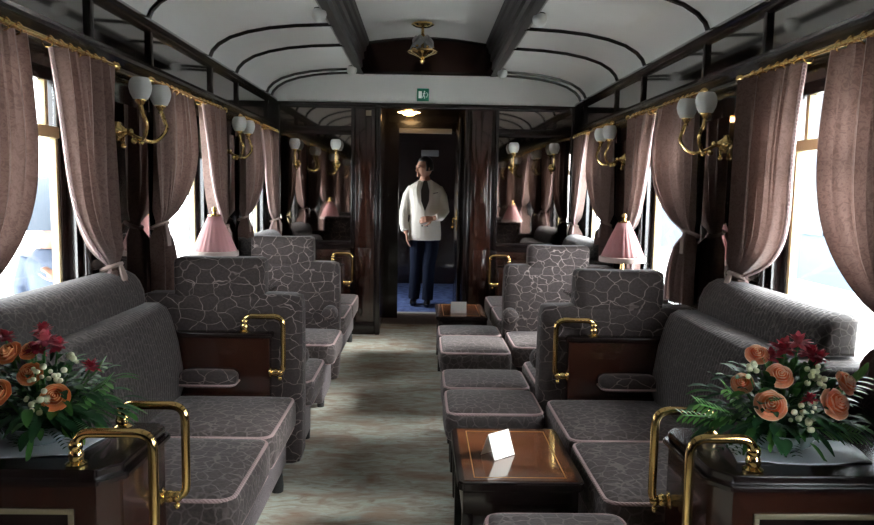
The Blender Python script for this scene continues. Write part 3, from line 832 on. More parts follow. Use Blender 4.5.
# grab rails on the end partition (fixed to low end panels)
for s, sn in ((-1, 'left'), (1, 'right')):
    t = thing('end_panel', 'short dark panel with small brass rail at the partition %s of the doorway' % sn, 'divider', (s*1.0, 6.5, 0))
    wd = abs(W(s))-.02
    bm = NB(); box(bm, s*.70, s*wd, 6.50, 6.54, 0, .68, .006); obj('panel', bm, M['mahogany'], t)
    bm = NB(); box(bm, s*.69, s*wd, 6.492, 6.55, .68, .70, .006); obj('top_rail', bm, M['ebony'], t)
    grab_rail(t, s, 6.50, .80, .625, .785, .52, .70, .70)

# ------------------------------------------------------------------ near consoles
def console(s, label):
    t = thing('console_cabinet', label, 'cabinet', (s*1.05, 1.9, 0), 'near console cabinets')
    wd = abs(W(s))-.02; y0, y1 = 1.72, 2.08
    bm = NB()
    pr = [(.725, 0), (.725, .655), (wd, .655), (wd, 0)]
    # plan with a chamfered aisle end
    t2 = bmesh.new(); plan = [(.79,y0),(.745,y0+.05),(.74,y1-.03),(.765,y1),(wd,y1),(wd,y0)]
    a = [t2.verts.new((s*x, y, 0)) for x, y in plan]; b = [t2.verts.new((s*x, y, .635)) for x, y in plan]
    t2.faces.new(a); t2.faces.new(b[::-1])
    for i in range(6): t2.faces.new((a[i], a[(i+1)%6], b[(i+1)%6], b[i]))
    merge(bm, t2); obj('cabinet_body', bm, M['mahogany'], t, angle=20)
    bm = NB(); t2 = bmesh.new()
    for k_, (g, z) in enumerate(((.006,.655),(.018,.660),(.018,.675),(.010,.680),(.004,.684),(.0,.694))):
        pass
    def slab(g, z0, z1):
        q = bmesh.new(); pl = [(.79-g*.6,y0-g),(.745-g,y0+.05-g*.5),(.74-g,y1-.03+g*.3),(.765-g*.4,y1+g*.6),(wd,y1+g*.6),(wd,y0-g)]
        a = [q.verts.new((s*x, y, z0)) for x, y in pl]; b = [q.verts.new((s*x, y, z1)) for x, y in pl]
        fa = q.faces.new(a); fb = q.faces.new(b[::-1])
        for i in range(6): q.faces.new((a[i], a[(i+1)%6], b[(i+1)%6], b[i]))
        bmesh.ops.recalc_face_normals(q, faces=q.faces[:])
        bmesh.ops.bevel(q, geom=q.edges[:], offset=.004, segments=2, affect='EDGES')
        merge(bm, q)
    slab(.018, .635, .652); slab(.004, .651, .674)
    obj('cabinet_top', bm, M['ebony'], t, angle=30)
    bm = NB(); y = y0-.006
    xa, xb, zb, zt = .845, wd-.05, .12, .575
    for a, b_, c_, d_ in ((xa, xb, zt-.014, zt), (xa, xb, zb, zb+.014), (xa, xa+.014, zb+.014, zt-.014), (xb-.014, xb, zb+.014, zt-.014)):
        box(bm, s*a, s*b_, y, y0, c_, d_, .002)
    obj('inlay_frame', bm, M['frame_inlay'], t)
    bm = NB(); box(bm, s*(xa+.016), s*(xb-.016), y0-.003, y0, zb+.016, zt-.016); obj('front_panel', bm, M['ebony'], t)
    grab_rail(t, s, y0+.03, .85, .688 if s > 0 else .66, .757, .43, .745, .674)
    grab_rail(t, s, y1-.05, .85, .69 if s > 0 else .672, .742, .47, .745, .674)
    return t
console(-1, 'dark console cabinet with brass rails in the left foreground, carrying flowers')
console(1, 'dark console cabinet with brass rails in the right foreground, carrying flowers')

# ------------------------------------------------------------------ coffee tables
def coffee(x0, x1, y0, y1, label):
    h = .425
    t = thing('coffee_table', label, 'table', ((x0+x1)/2, (y0+y1)/2, 0), 'low inlaid coffee tables')
    bm = NB(); c = .018
    q = bmesh.new(); pl = [(x0+c,y0),(x1-c,y0),(x1,y0+c),(x1,y1-c),(x1-c,y1),(x0+c,y1),(x0,y1-c),(x0,y0+c)]
    a = [q.verts.new((x, y, h-.03)) for x, y in pl]; b = [q.verts.new((x, y, h)) for x, y in pl]
    q.faces.new(a); q.faces.new(b[::-1])
    for i in range(8): q.faces.new((a[i], a[(i+1)%8], b[(i+1)%8], b[i]))
    bmesh.ops.recalc_face_normals(q, faces=q.faces[:]); bmesh.ops.bevel(q, geom=q.edges[:], offset=.005, segments=2, affect='EDGES')
    merge(bm, q); obj('table_edge', bm, M['ebony'], t)
    bm = NB(); box(bm, x0+.022, x1-.022, y0+.022, y1-.022, h-.004, h+.001); obj('tabletop', bm, M['tabletop'], t, False)
    bm = NB(); i = .055; wl_ = .0035
    xa, xb, ya, yb = x0+i, x1-i, y0+i*.8, y1-i*.8
    for A in ((xa, xb, ya, ya+wl_), (xa, xb, yb-wl_, yb), (xa, xa+wl_, ya+wl_, yb-wl_), (xb-wl_, xb, ya+wl_, yb-wl_)): box(bm, *A, h-.002, h+.0018)
    obj('inlay_line', bm, M['inlay'], t, False)
    bm = NB(); box(bm, x0+.018, x1-.018, y0+.018, y1-.018, h-.12, h-.031, .004); obj('apron', bm, M['ebony'], t)
    for xx in (x0+.035, x1-.035):
        for yy in (y0+.035, y1-.035):
            bm = NB(); box(bm, xx-.018, xx+.018, yy-.018, yy+.018, 0, h-.11, .004); obj('leg', bm, M['ebony'], t)
    bm = NB(); box(bm, x0+.04, x1-.04, y0+.04, y1-.04, .14, .155, .003); obj('lower_shelf', bm, M['ebony'], t)
coffee(.13, .548, 2.25, 2.80, 'low inlaid coffee table with a folded card, beside the right near sofa')
coffee(.12, .51, 5.33, 5.95, 'far low inlaid coffee table near the doorway')
# folded cards
def card(cx, cy, z, w_, h, a, label):
    bm = NB(); hw = w_/2; dp = h*.42
    ca, sa = math.cos(a), math.sin(a)
    tr = lambda x, y: (cx+ca*x-sa*y, cy+sa*x+ca*y)
    th = .0012
    def quad(y0_, sign):
        ps = []
        for dx, yy, zz in ((-hw, sign*dp, z), (hw, sign*dp, z), (hw, 0, z+h), (-hw, 0, z+h)):
            ps.append(Vector((*tr(dx, yy), zz)))
        n_ = (ps[1]-ps[0]).cross(ps[3]-ps[0]).normalized()*th
        A = [bm.verts.new(p) for p in ps]; B = [bm.verts.new(p+n_) for p in ps]
        bm.faces.new(A); bm.faces.new(B[::-1])
        for i in range(4): bm.faces.new((A[i], A[(i+1)%4], B[(i+1)%4], B[i]))
    quad(0, -1); quad(0, 1)
    return tag(obj('folded_card', bm, M['white'], None, False), label, 'card')
card(.285, 2.50, .428, .10, .085, R(38), 'white folded card standing on the near coffee table')
card(.295, 5.50, .428, .12, .085, 0, 'white folded card standing on the far coffee table')

# ------------------------------------------------------------------ window tables and lamps
for s, sn in ((-1, 'left'), (1, 'right')):
    t = thing('window_table', 'small wall table under the %s pink lamp between the armchairs' % sn, 'table', (s*1.1, 4.12, 0), 'wall tables between the armchairs')
    wd = abs(W(s))-.065
    bm = NB(); box(bm, s*.86, s*wd, 3.96, 4.30, .765, .787, .008); obj('tabletop', bm, M['ebony'], t)
    bm = NB(); lathe(bm, [(.05,0),(.055,.02),(.022,.05),(.02,.73),(.06,.765)], (s*1.1, 4.13, 0), 14); obj('pedestal', bm, M['ebony'], t)
    bm = NB(); box(bm, s*.95, s*1.30, 3.99, 4.27, .787, .792); 
    tag(obj('table_mat', bm, M['white'], None, False), 'white mat on the %s wall table beneath the pink lamp' % sn, 'mat')
    lx = -1.18 if s < 0 else 1.165
    ly = 4.13; zb = .792
    t = thing('table_lamp', 'pink pleated table lamp at the %s middle window' % sn, 'lamp', (lx, ly, zb), 'pink pleated table lamps')
    bm = NB(); lathe(bm, [(.055,0),(.058,.01),(.04,.025),(.014,.045),(.012,.09),(.020,.11),(.012,.13),(.010,.20),(.007,.22),(.007,.42),(.012,.425),(.006,.435)], (lx, ly, zb), 16); obj('lamp_base', bm, M['brass'], t)
    bm = NB(); n_ = 72; rings = []
    for r_, z in ((.128,.955),(.105,1.01),(.080,1.07),(.055,1.125),(.035,1.170)):
        rings.append([bm.verts.new((lx+(r_*(1+(.035 if j%3==0 else -.015)))*math.cos(2*PI*j/n_), ly+(r_*(1+(.035 if j%3==0 else -.015)))*math.sin(2*PI*j/n_), z+.03)) for j in range(n_)])
    for A, B in zip(rings, rings[1:]):
        for j in range(n_): bm.faces.new((A[j], A[(j+1)%n_], B[(j+1)%n_], B[j])).material_index = 0
    sh = obj('lamp_shade', bm, M['shade'], t, angle=80); md = sh.modifiers.new('thick', 'SOLIDIFY'); md.thickness = .002
    bm = NB(); lathe(bm, [(.131,.945),(.1325,.95),(.1325,.972),(.129,.975)], (lx, ly, .03), 48); 
    o = obj('shade_trim', bm, M['shadetrim'], sh)
    bm = NB(); lathe(bm, [(.030,1.168),(.036,1.172),(.034,1.180),(.012,1.184),(.010,1.195),(.016,1.205),(.012,1.218),(.001,1.226)], (lx, ly, .03), 16); obj('finial', bm, M['brass'], t)

# ------------------------------------------------------------------ flowers
def rose(c, r, nrm, seed):
    rnd = random.Random(seed); bm = NB()
    rot = Vector((0,0,1)).rotation_difference(Vector(nrm).normalized()).to_matrix().to_4x4()
    T = Matrix.Translation(c) @ rot
    for li, (n_, rad, ht, open_) in enumerate(((3,.14,.80,.0),(3,.30,.74,.03),(4,.46,.66,.08),(5,.64,.54,.16),(5,.82,.36,.30),(6,1.0,.12,.5))):
        for p_ in range(n_):
            a0 = 2*PI*p_/n_ + li*.7 + rnd.uniform(-.15,.15); sp = 2*PI/n_*.72; g = 5; vs = []
            for i in range(g+1):
                u = i/g; row = []
                for j in range(g+1):
                    v_ = j/g*2-1
                    a = a0 + v_*sp*(.55+.45*math.sin(PI*min(1,u*.75+.15)))
                    rr = r*rad*(.25+.75*math.sin(min(1,u*1.25)*PI/2)) + r*open_*.28*u**3*(1-.25*v_*v_) - r*.05*(1-open_)*u**2
                    zz = r*(-.45 + (ht+.45)*u) - r*.16*v_*v_*u - r*open_*.25*u**4
                    row.append(bm.verts.new(T @ Vector((rr*math.cos(a), rr*math.sin(a), zz))))
                vs.append(row)
            for i in range(g):
                for j in range(g): bm.faces.new((vs[i][j], vs[i][j+1], vs[i+1][j+1], vs[i+1][j])).material_index = 2 if i == g-1 else (0 if li < 4 else 1)
    ball(bm, T @ Vector((0,0,-r*.1)), r*.26, 10)
    return bm
def leafq(bm, p, d, ln, wd, curl=.3, mi=0):
    d = Vector(d).normalized(); side = d.cross(Vector((0,0,1)))
    if side.length < .1: side = Vector((1,0,0))
    side.normalize(); nrm = side.cross(d).normalized(); k = 5; L_, Rr, Cc = [], [], []
    for i in range(k+1):
        u = i/k; q = Vector(p)+d*ln*u - Vector((0,0,1))*curl*ln*u*u
        hw = wd*math.sin(PI*(u*.92+.04))**.8*.5
        L_.append(bm.verts.new(q+side*hw+nrm*hw*.3)); Rr.append(bm.verts.new(q-side*hw+nrm*hw*.3)); Cc.append(bm.verts.new(q))
    for i in range(k):
        bm.faces.new((L_[i],L_[i+1],Cc[i+1],Cc[i])).material_index = mi; bm.faces.new((Cc[i],Cc[i+1],Rr[i+1],Rr[i])).material_index = mi
def arrangement(cx, cy, z0, roses, reds, buttons, sprigs, seed, label, pm):
    rnd = random.Random(seed)
    t = thing('flower_arrangement', label, 'flowers', (cx, cy, z0), 'flower arrangements on the near consoles')
    bm = NB(); lathe(bm, [(.055,0),(.06,.004),(.085,.02),(.10,.055),(.096,.055),(.08,.022),(.001,.012)], (cx, cy, z0), 24); obj('bowl', bm, mat('bowl_glass', (.25,.30,.30), .1) if 'bowl_glass' not in bpy.data.materials else bpy.data.materials['bowl_glass'], t)
    bm = NB(); ball(bm, (cx, cy, z0+.055), .07, 12, (1.2,1,.7)); obj('floral_foam', bm, M['leafd'], t)
    for i, (dx, dy, dz, r_) in enumerate(roses):
        c = Vector((cx+dx, cy+dy, z0+dz)); n_ = Vector((dx*1.2, -.22+dy, .16+dz*.25))
        r_ *= .88
        rs_ = obj('rose', rose(c, r_, n_, seed+i), pm, t, angle=80)
        bm = NB(); sweep(bm, [c-n_.normalized()*r_*.4, Vector((cx+dx*.3, cy+dy*.3, z0+.05))], .003, 6)
        obj('stem', bm, M['leaf'], rs_)
    for i, (dx, dy, dz, r_, pk) in enumerate(reds):
        bm = NB(); c = Vector((cx+dx, cy+dy, z0+dz))
        for q in range(34):
            a = rnd.uniform(0, 2*PI); e = rnd.uniform(-.2, 1.3); d = Vector((math.cos(a)*math.cos(e), math.sin(a)*math.cos(e), math.sin(e)))
            leafq(bm, c, d, r_*rnd.uniform(.7,1.1), r_*.42, .15)
        ball(bm, c, r_*.25, 8)
        rd = obj('red_flower', bm, M['pinkred'] if pk else M['red'], t, angle=80)
        bm = NB(); sweep(bm, [c, Vector((cx+dx*.3, cy+dy*.3, z0+.05))], .0025, 6); obj('stem', bm, M['leaf'], rd)
    for i, (dx, dy, dz) in enumerate(buttons):
        bm = NB(); c = Vector((cx+dx, cy+dy, z0+dz))
        for q in range(7):
            p_ = c + Vector((rnd.uniform(-.024,.024), rnd.uniform(-.02,.01), rnd.uniform(-.02,.02)))
            ball(bm, p_, rnd.uniform(.006,.010), 8, (1,.8,.9)); 
        bt = obj('button_flowers', bm, M['button'], t)
        bm = NB(); sweep(bm, [c, Vector((cx+dx*.3, cy+dy*.3, z0+.05))], .002, 5); obj('stem', bm, M['leaf'], bt)
    bm = NB()
    for q in range(420):
        a = rnd.uniform(0, 2*PI); e = rnd.uniform(-.15, 1.35); rr = rnd.uniform(.05, .17)
        d = Vector((math.cos(a)*math.cos(e)*1.35, math.sin(a)*math.cos(e)*.8, math.sin(e)*.9))
        p_ = Vector((cx, cy, z0+.07)) + d*rr
        dd = d + Vector((rnd.uniform(-.5,.5), rnd.uniform(-.5,.5), rnd.uniform(-.4,.3)))
        leafq(bm, p_, dd, rnd.uniform(.04,.085), rnd.uniform(.014,.03), .4, rnd.choice((0,1,1,1,2)))
    # fern fronds
    for q in range(20):
        a = rnd.uniform(0, 2*PI); e = rnd.uniform(-.05, .5)
        d = Vector((math.cos(a)*math.cos(e)*1.4, math.sin(a)*math.cos(e)*.7, math.sin(e))); base = Vector((cx, cy, z0+.06))
        for i in range(12):
            u = .25+.75*i/11; p_ = base + d*.17*u - Vector((0,0,.05*u*u))
            sd_ = d.cross(Vector((0,0,1))).normalized()
            for sg in (-1, 1): leafq(bm, p_, sd_*sg+d*.6, .035*(1.15-u*.7), .006, .2, 1)
    for v in bm.verts: v.co.z = max(v.co.z, z0+.012)
    fo = obj('foliage', bm, [M['leaf'], M['leafd'], M['leaf']], t, angle=80); fo['kind'] = 'stuff'
    for (dx, dy, dz, ln, ex, ez) in sprigs:
        bm = NB(); b0 = Vector((cx+dx*.3, cy+dy*.3, z0+.06)); e0 = Vector((cx+dx, cy+dy, z0+dz))
        d = (e0-b0); sweep(bm, [b0, b0.lerp(e0,.5)+Vector((0,0,.01)), e0], .002, 5)
        for i in range(9):
            u = .35+.65*i/8; p_ = b0.lerp(e0, u)
            for sg in (-1, 1): leafq(bm, p_, d.normalized()+Vector((0, sg*.5, sg*.7)), ln, ln*.34, .1)
        for v in bm.verts: v.co.z = max(v.co.z, z0+.012)
        obj('leaf_sprig', bm, M['leafb'], t, angle=80)
RZ = .674
arrangement(.985, 1.90, RZ+.012,
  [(-.075,-.10,.145,.043),(.095,-.10,.150,.045),(-.03,-.05,.21,.037),(-.115,-.02,.18,.032),(.155,-.04,.19,.036),(-.07,.0,.255,.033)],
  [(-.005,-.01,.27,.045,0),(.03,-.02,.29,.04,1),(-.03,.0,.245,.035,0),(.09,.02,.25,.045,0),(.015,-.12,.165,.025,0),(.12,.03,.235,.035,0)],
  [(.02,-.11,.145),(-.005,-.115,.125),(.05,-.06,.22),(.065,-.05,.205),(-.12,-.06,.225),(.04,-.11,.10)],
  [(-.24,-.05,.13,.035,0,0),(-.27,-.02,.09,.03,0,0),(-.17,-.05,.17,.035,0,0),(.21,-.02,.20,.05,0,0),(.16,-.10,.07,.04,0,0),(-.08,-.12,.05,.03,0,0)], 11,
  'arrangement of peach roses and crimson flowers on the right console', M['peach'])
arrangement(-1.01, 1.90, RZ+.012,
  [(-.055,-.10,.155,.037),(.088,-.10,.145,.038),(.005,-.06,.195,.034),(-.08,.0,.235,.036),(-.03,.01,.24,.03)],
  [(.02,-.01,.265,.045,1),(.045,.01,.25,.04,0),(-.01,.0,.24,.035,0),(.14,-.01,.20,.03,0),(.0,.02,.29,.03,0),(-.10,.02,.27,.035,0)],
  [(.035,-.10,.125),(.03,-.08,.20),(.10,-.03,.22),(.07,-.06,.19),(.06,-.11,.15)],
  [(.19,-.04,.165,.04,0,0),(.16,.0,.20,.035,0,0),(-.2,-.04,.15,.04,0,0),(.15,-.1,.05,.035,0,0)], 23,
  'arrangement of orange roses and crimson flowers on the left console', M['orange'])
# pale sheet added in place of the window reflection on each cabinet top
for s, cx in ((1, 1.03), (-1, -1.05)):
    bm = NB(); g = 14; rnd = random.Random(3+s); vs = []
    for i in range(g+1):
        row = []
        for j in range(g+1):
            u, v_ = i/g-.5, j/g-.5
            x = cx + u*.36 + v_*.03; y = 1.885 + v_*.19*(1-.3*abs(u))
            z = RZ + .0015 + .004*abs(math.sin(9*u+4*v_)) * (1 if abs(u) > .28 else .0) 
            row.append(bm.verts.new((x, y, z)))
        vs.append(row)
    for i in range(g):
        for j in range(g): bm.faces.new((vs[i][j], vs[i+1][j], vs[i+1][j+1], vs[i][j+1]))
    o = obj('reflection_sheet', bm, M['sheet']); md = o.modifiers.new('thick', 'SOLIDIFY'); md.thickness = .001
    tag(o, 'pale sheet standing in for the window reflection under the %s flower arrangement' % SIDE[s], 'paper')

# ================================================================== PERSON
def tube_e(bm, sec, n=16):
    """sec: list of (x,y,z, rx, ry) horizontal ellipses"""
    rings = []
    for x, y, z, rx, ry in sec:
        rings.append([bm.verts.new((x+rx*math.cos(2*PI*j/n), y+ry*math.sin(2*PI*j/n), z)) for j in range(n)])
    for A, B in zip(rings, rings[1:]):
        for j in range(n): bm.faces.new((A[j], A[(j+1)%n], B[(j+1)%n], B[j]))
    bm.faces.new(rings[0][::-1]); bm.faces.new(rings[-1])
def remesh(o, vs, smooth=4):
    m_ = o.modifiers.new('join', 'REMESH'); m_.mode = 'VOXEL'; m_.voxel_size = vs; m_.use_smooth_shade = True
    if smooth:
        s_ = o.modifiers.new('soft', 'SMOOTH'); s_.iterations = smooth; s_.factor = .5
PX, PY = .035, 8.55
def pv(x, y, z): return Vector((PX+x, PY+y, z))
def hand(bm, wrist, d, palm_n, side, curl=.5, sc_=1.0):
    """palm and five fingers; d = direction of the fingers, palm_n = direction the palm faces"""
    d = Vector(d).normalized(); pn = Vector(palm_n).normalized(); sdv = d.cross(pn).normalized()*side
    wrist = Vector(wrist)
    k = wrist + d*.085*sc_
    for q in (-1.5,-.5,.5,1.5):
        sweep(bm, [wrist+sdv*q*.010*sc_, k+sdv*q*.020*sc_], [.014*sc_, .0125*sc_], 8)
    for q, ln in ((-1.5,.062),(-.5,.078),(.5,.084),(1.5,.074)):
        p = k+sdv*q*.021*sc_; dd = d.copy(); pts = [p]
        for i in range(3):
            dd = (dd + pn*curl*.55).normalized(); p = p + dd*ln*sc_*(.42,.32,.26)[i]; pts.append(p)
        sweep(bm, pts, [.0095*sc_,.009*sc_,.008*sc_,.0065*sc_], 8)
    b0 = wrist+d*.025*sc_+sdv*.024*sc_
    sweep(bm, [b0, b0+(d*.4+sdv*.8)*.035*sc_, b0+(d*.8+sdv*.6+pn*.5)*.062*sc_, b0+(d*1.0+sdv*.3+pn*.8)*.080*sc_], [.014*sc_,.011*sc_,.010*sc_,.007*sc_], 8)
def person_waiter():
    t = thing('person', 'person in white jacket, dark tie and navy trousers walking in the doorway, head turned left', 'person', (PX, PY, 0))
    # continuous body (head, neck, hands, legs, arms)
    bm = NB()
    tube_e(bm, [(PX, PY, .86, .15, .10), (PX, PY, 1.0, .155, .10), (PX, PY, 1.15, .14, .095), (PX, PY, 1.30, .165, .10), (PX, PY, 1.38, .15, .08), (PX, PY, 1.43, .09, .06), (PX-.005, PY-.01, 1.52, .055, .055), (PX-.01, PY-.02, 1.555, .052, .055)])
    # head turned to picture left (his right), face toward -X/-Y
    hd = Vector((PX-.012, PY-.035, 1.625)); fd = Vector((-.82, -.57, -.08)).normalized(); sd_ = fd.cross(Vector((0,0,1))).normalized()
    up = Vector((0,0,1))
    t2 = bmesh.new(); bmesh.ops.create_uvsphere(t2, u_segments=24, v_segments=18, radius=1)
    for v in t2.verts:
        a, b_, c_ = v.co.x, v.co.y, v.co.z       # a = forward, b = side, c = up
        wj = 1 - .22*max(0, -c_)
        a2 = a*.100; b2 = b_*.076*wj; c2 = c_*.118
        if a > .3 and c_ < 0: a2 -= .008*(-c_)
        v.co = hd + fd*a2 + sd_*b2 + up*c2
    merge(bm, t2)
    ball(bm, hd+fd*.086-up*.085, .020, 10)                                        # chin
    sweep(bm, [hd+fd*.094+up*.018, hd+fd*.106-up*.006, hd+fd*.118-up*.026, hd+fd*.100-up*.036], [.008,.010,.013,.008], 8)  # nose
    ball(bm, hd+fd*.096-up*.053, .012, 10, (1,1,.6)); ball(bm, hd+fd*.094-up*.062, .011, 10, (1,1,.6))                # lips
    for e in (-1, 1): ball(bm, hd+sd_*e*.076-fd*.005-up*.01, .022, 10, (.8,.5,1.3)); ball(bm, hd+fd*.088+sd_*e*.03+up*.022, .014, 8, (1,1,.6))
    # legs
    for (hx, kx, ax, ky, ay) in ((-.085,-.085,-.115,-.03,.03), (.085,.055,.045,-.09,-.06)):
        sweep(bm, [pv(hx,0,.90), pv(hx,-.01,.72), pv(kx,ky,.48), pv(kx*.5+ax*.5,(ky+ay)/2+.02,.32), pv(ax,ay,.09)], [.085,.078,.052,.052,.036], 12)
        sweep(bm, [pv(ax,ay+.03,.05), pv(ax,ay-.13,.035)], [.035,.03], 10)
    # arms
    sweep(bm, [pv(-.13,0,1.37), pv(-.205,.01,1.25), pv(-.245,.0,1.10), pv(-.235,-.035,.96), pv(-.215,-.06,.86)], [.055,.048,.042,.036,.028], 12)
    sweep(bm, [pv(.13,0,1.37), pv(.205,.01,1.25), pv(.235,-.02,1.11), pv(.17,-.12,1.055), pv(.095,-.165,1.04)], [.055,.048,.042,.036,.028], 12)
    hand(bm, pv(-.213,-.062,.855), (.12,-.12,-1), (1,.0,0), -1, .45, 1.0)
    hand(bm, pv(.09,-.167,1.038), (-1,-.15,-.12), (0,.9,-.4), 1, .6, 1.0)
    body = obj('body', bm, M['skin'], t); remesh(body, .0065, 2)
    # hair
    bm = NB(); t2 = bmesh.new(); bmesh.ops.create_uvsphere(t2, u_segments=24, v_segments=18, radius=1)
    for v in t2.verts:
        a, b_, c_ = v.co.x, v.co.y, v.co.z
        k_ = 1.0
        if a > .35 and c_ < .55: k_ = .80
        if c_ < -.35: k_ = min(k_, .80)
        v.co = hd + fd*(a*.110*k_-.008) + sd_*b_*.086*k_ + up*(c_*.128*k_+.010) + Vector((0,0,.004*math.sin(20*a+9*b_)))
    merge(bm, t2); obj('hair', bm, M['hair'], t)
    # eyes/brows
    bm = NB()
    for e in (-1, 1):
        ball(bm, hd+fd*.099+sd_*e*.030+up*.012, .0075, 8); sweep(bm, [hd+fd*.098+sd_*e*.018+up*.034, hd+fd*.094+sd_*e*.045+up*.033], .004, 6)
    obj('eyes', bm, M['hair'], t)
    # jacket
    bm = NB()
    tube_e(bm, [(PX, PY, .775, .195, .125), (PX, PY, .85, .198, .130), (PX, PY, .96, .190, .130), (PX, PY, 1.06, .175, .125), (PX, PY, 1.18, .178, .125), (PX, PY, 1.30, .200, .125), (PX, PY, 1.38, .205, .110), (PX, PY, 1.43, .165, .090), (PX, PY+.005, 1.462, .110, .075), (PX, PY+.01, 1.49, .070, .058)], 24)
    sweep(bm, [pv(-.15,0,1.395), pv(-.205,.01,1.30), pv(-.245,.0,1.12), pv(-.250,-.035,.97), pv(-.232,-.058,.885)], [.055,.060,.055,.050,.046], 14)
    sweep(bm, [pv(.15,0,1.395), pv(.205,.01,1.29), pv(.235,-.02,1.12), pv(.18,-.125,1.055), pv(.125,-.155,1.045)], [.055,.060,.056,.050,.045], 14)
    jk = obj('jacket', bm, M['jacket'], t); remesh(jk, .009, 4)
    # shirt front and tie in the jacket opening
    bm = NB(); yy = PY-.1195
    def vplate(pts, y0_, th):
        q = bmesh.new(); a = [q.verts.new((PX+x, y0_+yo, z)) for x, z, yo in pts]; b = [q.verts.new((PX+x, y0_+yo-th, z)) for x, z, yo in pts]
        q.faces.new(a); q.faces.new(b[::-1])
        for i in range(len(pts)): q.faces.new((a[i], a[(i+1)%len(pts)], b[(i+1)%len(pts)], b[i]))
        merge(bm, q)
    vplate([(-.075,1.46,.035),(-.065,1.38,.006),(-.045,1.25,-.008),(.0,1.10,-.008),(.045,1.25,-.008),(.065,1.38,.006),(.070,1.46,.035)], yy, .006); obj('shirt_front', bm, M['shirt'], t)
    bm = NB(); vplate([(-.020,1.475,.02),(-.048,1.36,0),(-.045,1.24,-.008),(0,1.12,-.008),(.046,1.24,-.008),(.048,1.36,0),(.022,1.475,.02)], yy-.007, .006); obj('tie', bm, M['tie'], t)
    bm = NB()
    vplate([(-.085,1.475,.03),(-.10,1.36,.006),(-.075,1.22,-.006),(.004,1.055,-.006),(.004,1.09,-.006),(-.042,1.24,-.006),(-.060,1.38,.006),(-.050,1.48,.03)], yy-.004, .010)
    vplate([(.085,1.475,.03),(.10,1.36,.006),(.075,1.22,-.006),(-.004,1.055,-.006),(-.004,1.09,-.006),(.042,1.24,-.006),(.060,1.38,.006),(.050,1.48,.03)], yy-.004, .010)
    obj('lapels', bm, M['jacket'], t)
    bm = NB()
    for x, z in ((-.03,1.03),(.03,1.03),(-.03,.95),(.03,.95)): ball(bm, pv(x,-.133,z), .009, 8, (1,.5,1))
    obj('buttons', bm, M['tie'], t)
    bm = NB(); vplate([(.09,1.325,0),(.15,1.335,.02),(.15,1.343,.02),(.09,1.333,0)], yy-.004, .004); obj('pocket_welt', bm, M['navy'], t)
    # trousers
    bm = NB()
    tube_e(bm, [(PX, PY, .80, .160, .108), (PX, PY, .90, .165, .110), (PX, PY, 1.0, .15, .10)], 20)
    for (hx, kx, ax, ky, ay) in ((-.085,-.09,-.118,-.03,.03), (.085,.060,.045,-.09,-.06)):
        sweep(bm, [pv(hx,0,.90), pv(hx,-.01,.72), pv(kx,ky,.48), pv(kx*.5+ax*.5,(ky+ay)/2,.28), pv(ax,ay-.01,.07)], [.095,.092,.074,.070,.068], 14)
    tr_ = obj('trousers', bm, M['navy'], t); remesh(tr_, .009, 3)
    for ax, ay in ((-.118,.03), (.045,-.06)):
        bm = NB(); sweep(bm, [pv(ax,ay+.06,.045), pv(ax,ay+.0,.05), pv(ax-.005,ay-.10,.040), pv(ax-.01,ay-.19,.032), pv(ax-.01,ay-.225,.026)], [.036,.044,.042,.036,.018], 12)
        for v in bm.verts: v.co.z = max(v.co.z, .004)
        sh = obj('shoe', bm, M['shoe'], t)
person_waiter()

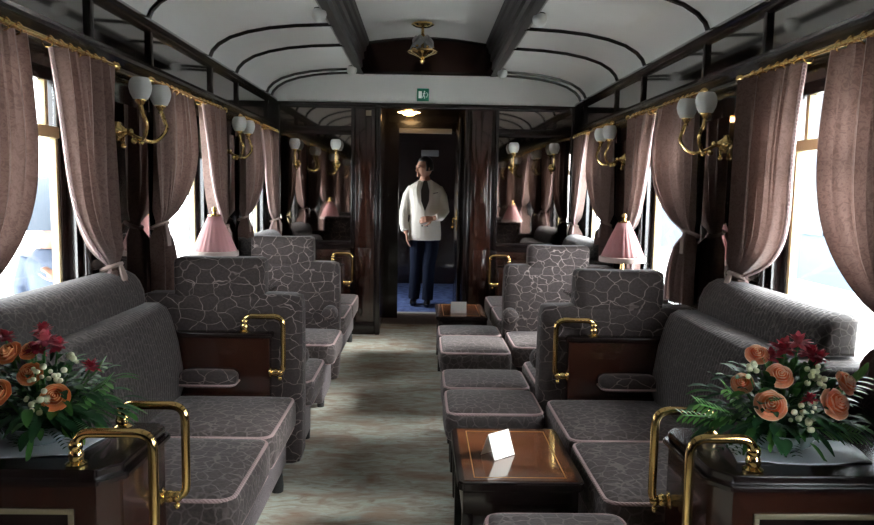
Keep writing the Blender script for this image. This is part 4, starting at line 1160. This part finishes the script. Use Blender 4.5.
# ================================================================== OUTSIDE
bm = NB(); box(bm, -60, WL-.35, -40, 60, -.72, -.62); struct('ground', bm, mat('platform_paving', (.74,.73,.70), .9))
bm = NB(); box(bm, WR+.35, 60, -40, 60, -1.35, -1.25); struct('ground_right', bm, mat('track_ballast', (.66,.66,.64), .9))
def outside_person(x, y, label, coat, umb=True):
    zg = -.62
    t = thing('person', label, 'person', (x, y, zg))
    bm = NB()
    q = lambda a, b_, c_: Vector((x+a, y+b_, zg+c_))
    tube_e(bm, [(x, y, zg+.82, .16, .12), (x, y, zg+1.1, .15, .11), (x, y, zg+1.35, .19, .12), (x, y, zg+1.44, .10, .08), (x, y, zg+1.55, .055, .055)])
    ball(bm, q(0,0,1.62), .105, 16, (.8,.95,1.1)); ball(bm, q(0,-.1,1.60), .018, 8)
    for e in (-1, 1):
        sweep(bm, [q(e*.09,0,.9), q(e*.09,0,.48), q(e*.09,.01,.08)], [.085,.058,.045], 10); sweep(bm, [q(e*.09,.03,.04), q(e*.09,-.16,.035)], [.04,.03], 8)
    sweep(bm, [q(-.18,0,1.38), q(-.24,0,1.12), q(-.20,-.12,.98)], [.055,.045,.032], 10); hand(bm, q(-.20,-.12,.97), (0,-.5,-1), (1,0,0), -1)
    sweep(bm, [q(.18,0,1.38), q(.24,-.04,1.14), q(.14,-.20,1.20)], [.055,.045,.032], 10); hand(bm, q(.14,-.21,1.21), (-.4,-.4,1), (-1,0,0), 1, .9)
    o = obj('body', bm, M['skin'], t); remesh(o, .010, 2)
    bm = NB()
    tube_e(bm, [(x, y, zg+.55, .25, .19), (x, y, zg+.9, .21, .16), (x, y, zg+1.1, .185, .14), (x, y, zg+1.35, .215, .14), (x, y, zg+1.46, .12, .10)])
    sweep(bm, [q(-.18,0,1.39), q(-.26,0,1.14), q(-.21,-.10,1.02)], [.075,.068,.055], 10); sweep(bm, [q(.18,0,1.39), q(.26,-.04,1.16), q(.16,-.17,1.18)], [.075,.068,.055], 10)
    o = obj('coat', bm, coat, t); remesh(o, .012, 3)
    bm = NB(); ball(bm, q(0,.015,1.65), .118, 16, (.85,.9,1.05)); obj('hood', bm, coat, t)
blue = mat('blue_raincoat', (.04,.055,.09), .6)
outside_person(-3.05, 5.98, 'person in blue raincoat on the platform outside the nearest left window', blue)
t = thing('umbrella', 'grey-blue umbrella held over the person on the platform', 'umbrella', (-2.95, 5.82, .5))
bm = NB(); lathe(bm, [(.001,.42),(.12,.39),(.27,.30),(.40,.16),(.47,.0),(.462,.0),(.39,.15),(.26,.285),(.001,.40)], (0,0,0), 16, rmod=lambda a, z: 1+.03*math.cos(8*a))
o = obj('canopy', bm, mat('umbrella_cloth', (.018,.027,.04), .7), t); o.parent = t; o.matrix_parent_inverse = Matrix(); o.location = (0,0,.52); 
bm = NB(); sweep(bm, arcpath([(0,0,.94),(0,0,-.02),(0,.0,-.10),(.04,0,-.10),(.04,0,-.06)], .02), .008, 8)
o = obj('shaft', bm, M['black'], t); o.parent = t; o.matrix_parent_inverse = Matrix()
# pale station building across the tracks on the right
t = thing('station_building', 'pale washed-out building beyond the tracks outside the right windows', 'building', (13, 20, -1.25))
bm = NB(); box(bm, 12, 15, 8, 40, -1.25, 5.2); obj('facade', bm, mat('pale_render', (.09,.12,.16), .9), t)
bm = NB(); box(bm, 11.4, 15.4, 7.6, 40.4, 5.2, 5.5); obj('roof', bm, mat('slate', (.14,.16,.19), .8), t)
for i in range(10):
    for z in (.2, 2.9):
        bm = NB(); box(bm, 11.95, 12.0, 9.2+i*3, 10.4+i*3, z, z+1.5); obj('window', bm, mat('dark_pane', (.03,.045,.06), .3) if (i == 0 and z < 1) else bpy.data.materials['dark_pane'], t, False)
print('objects', len(bpy.data.objects))
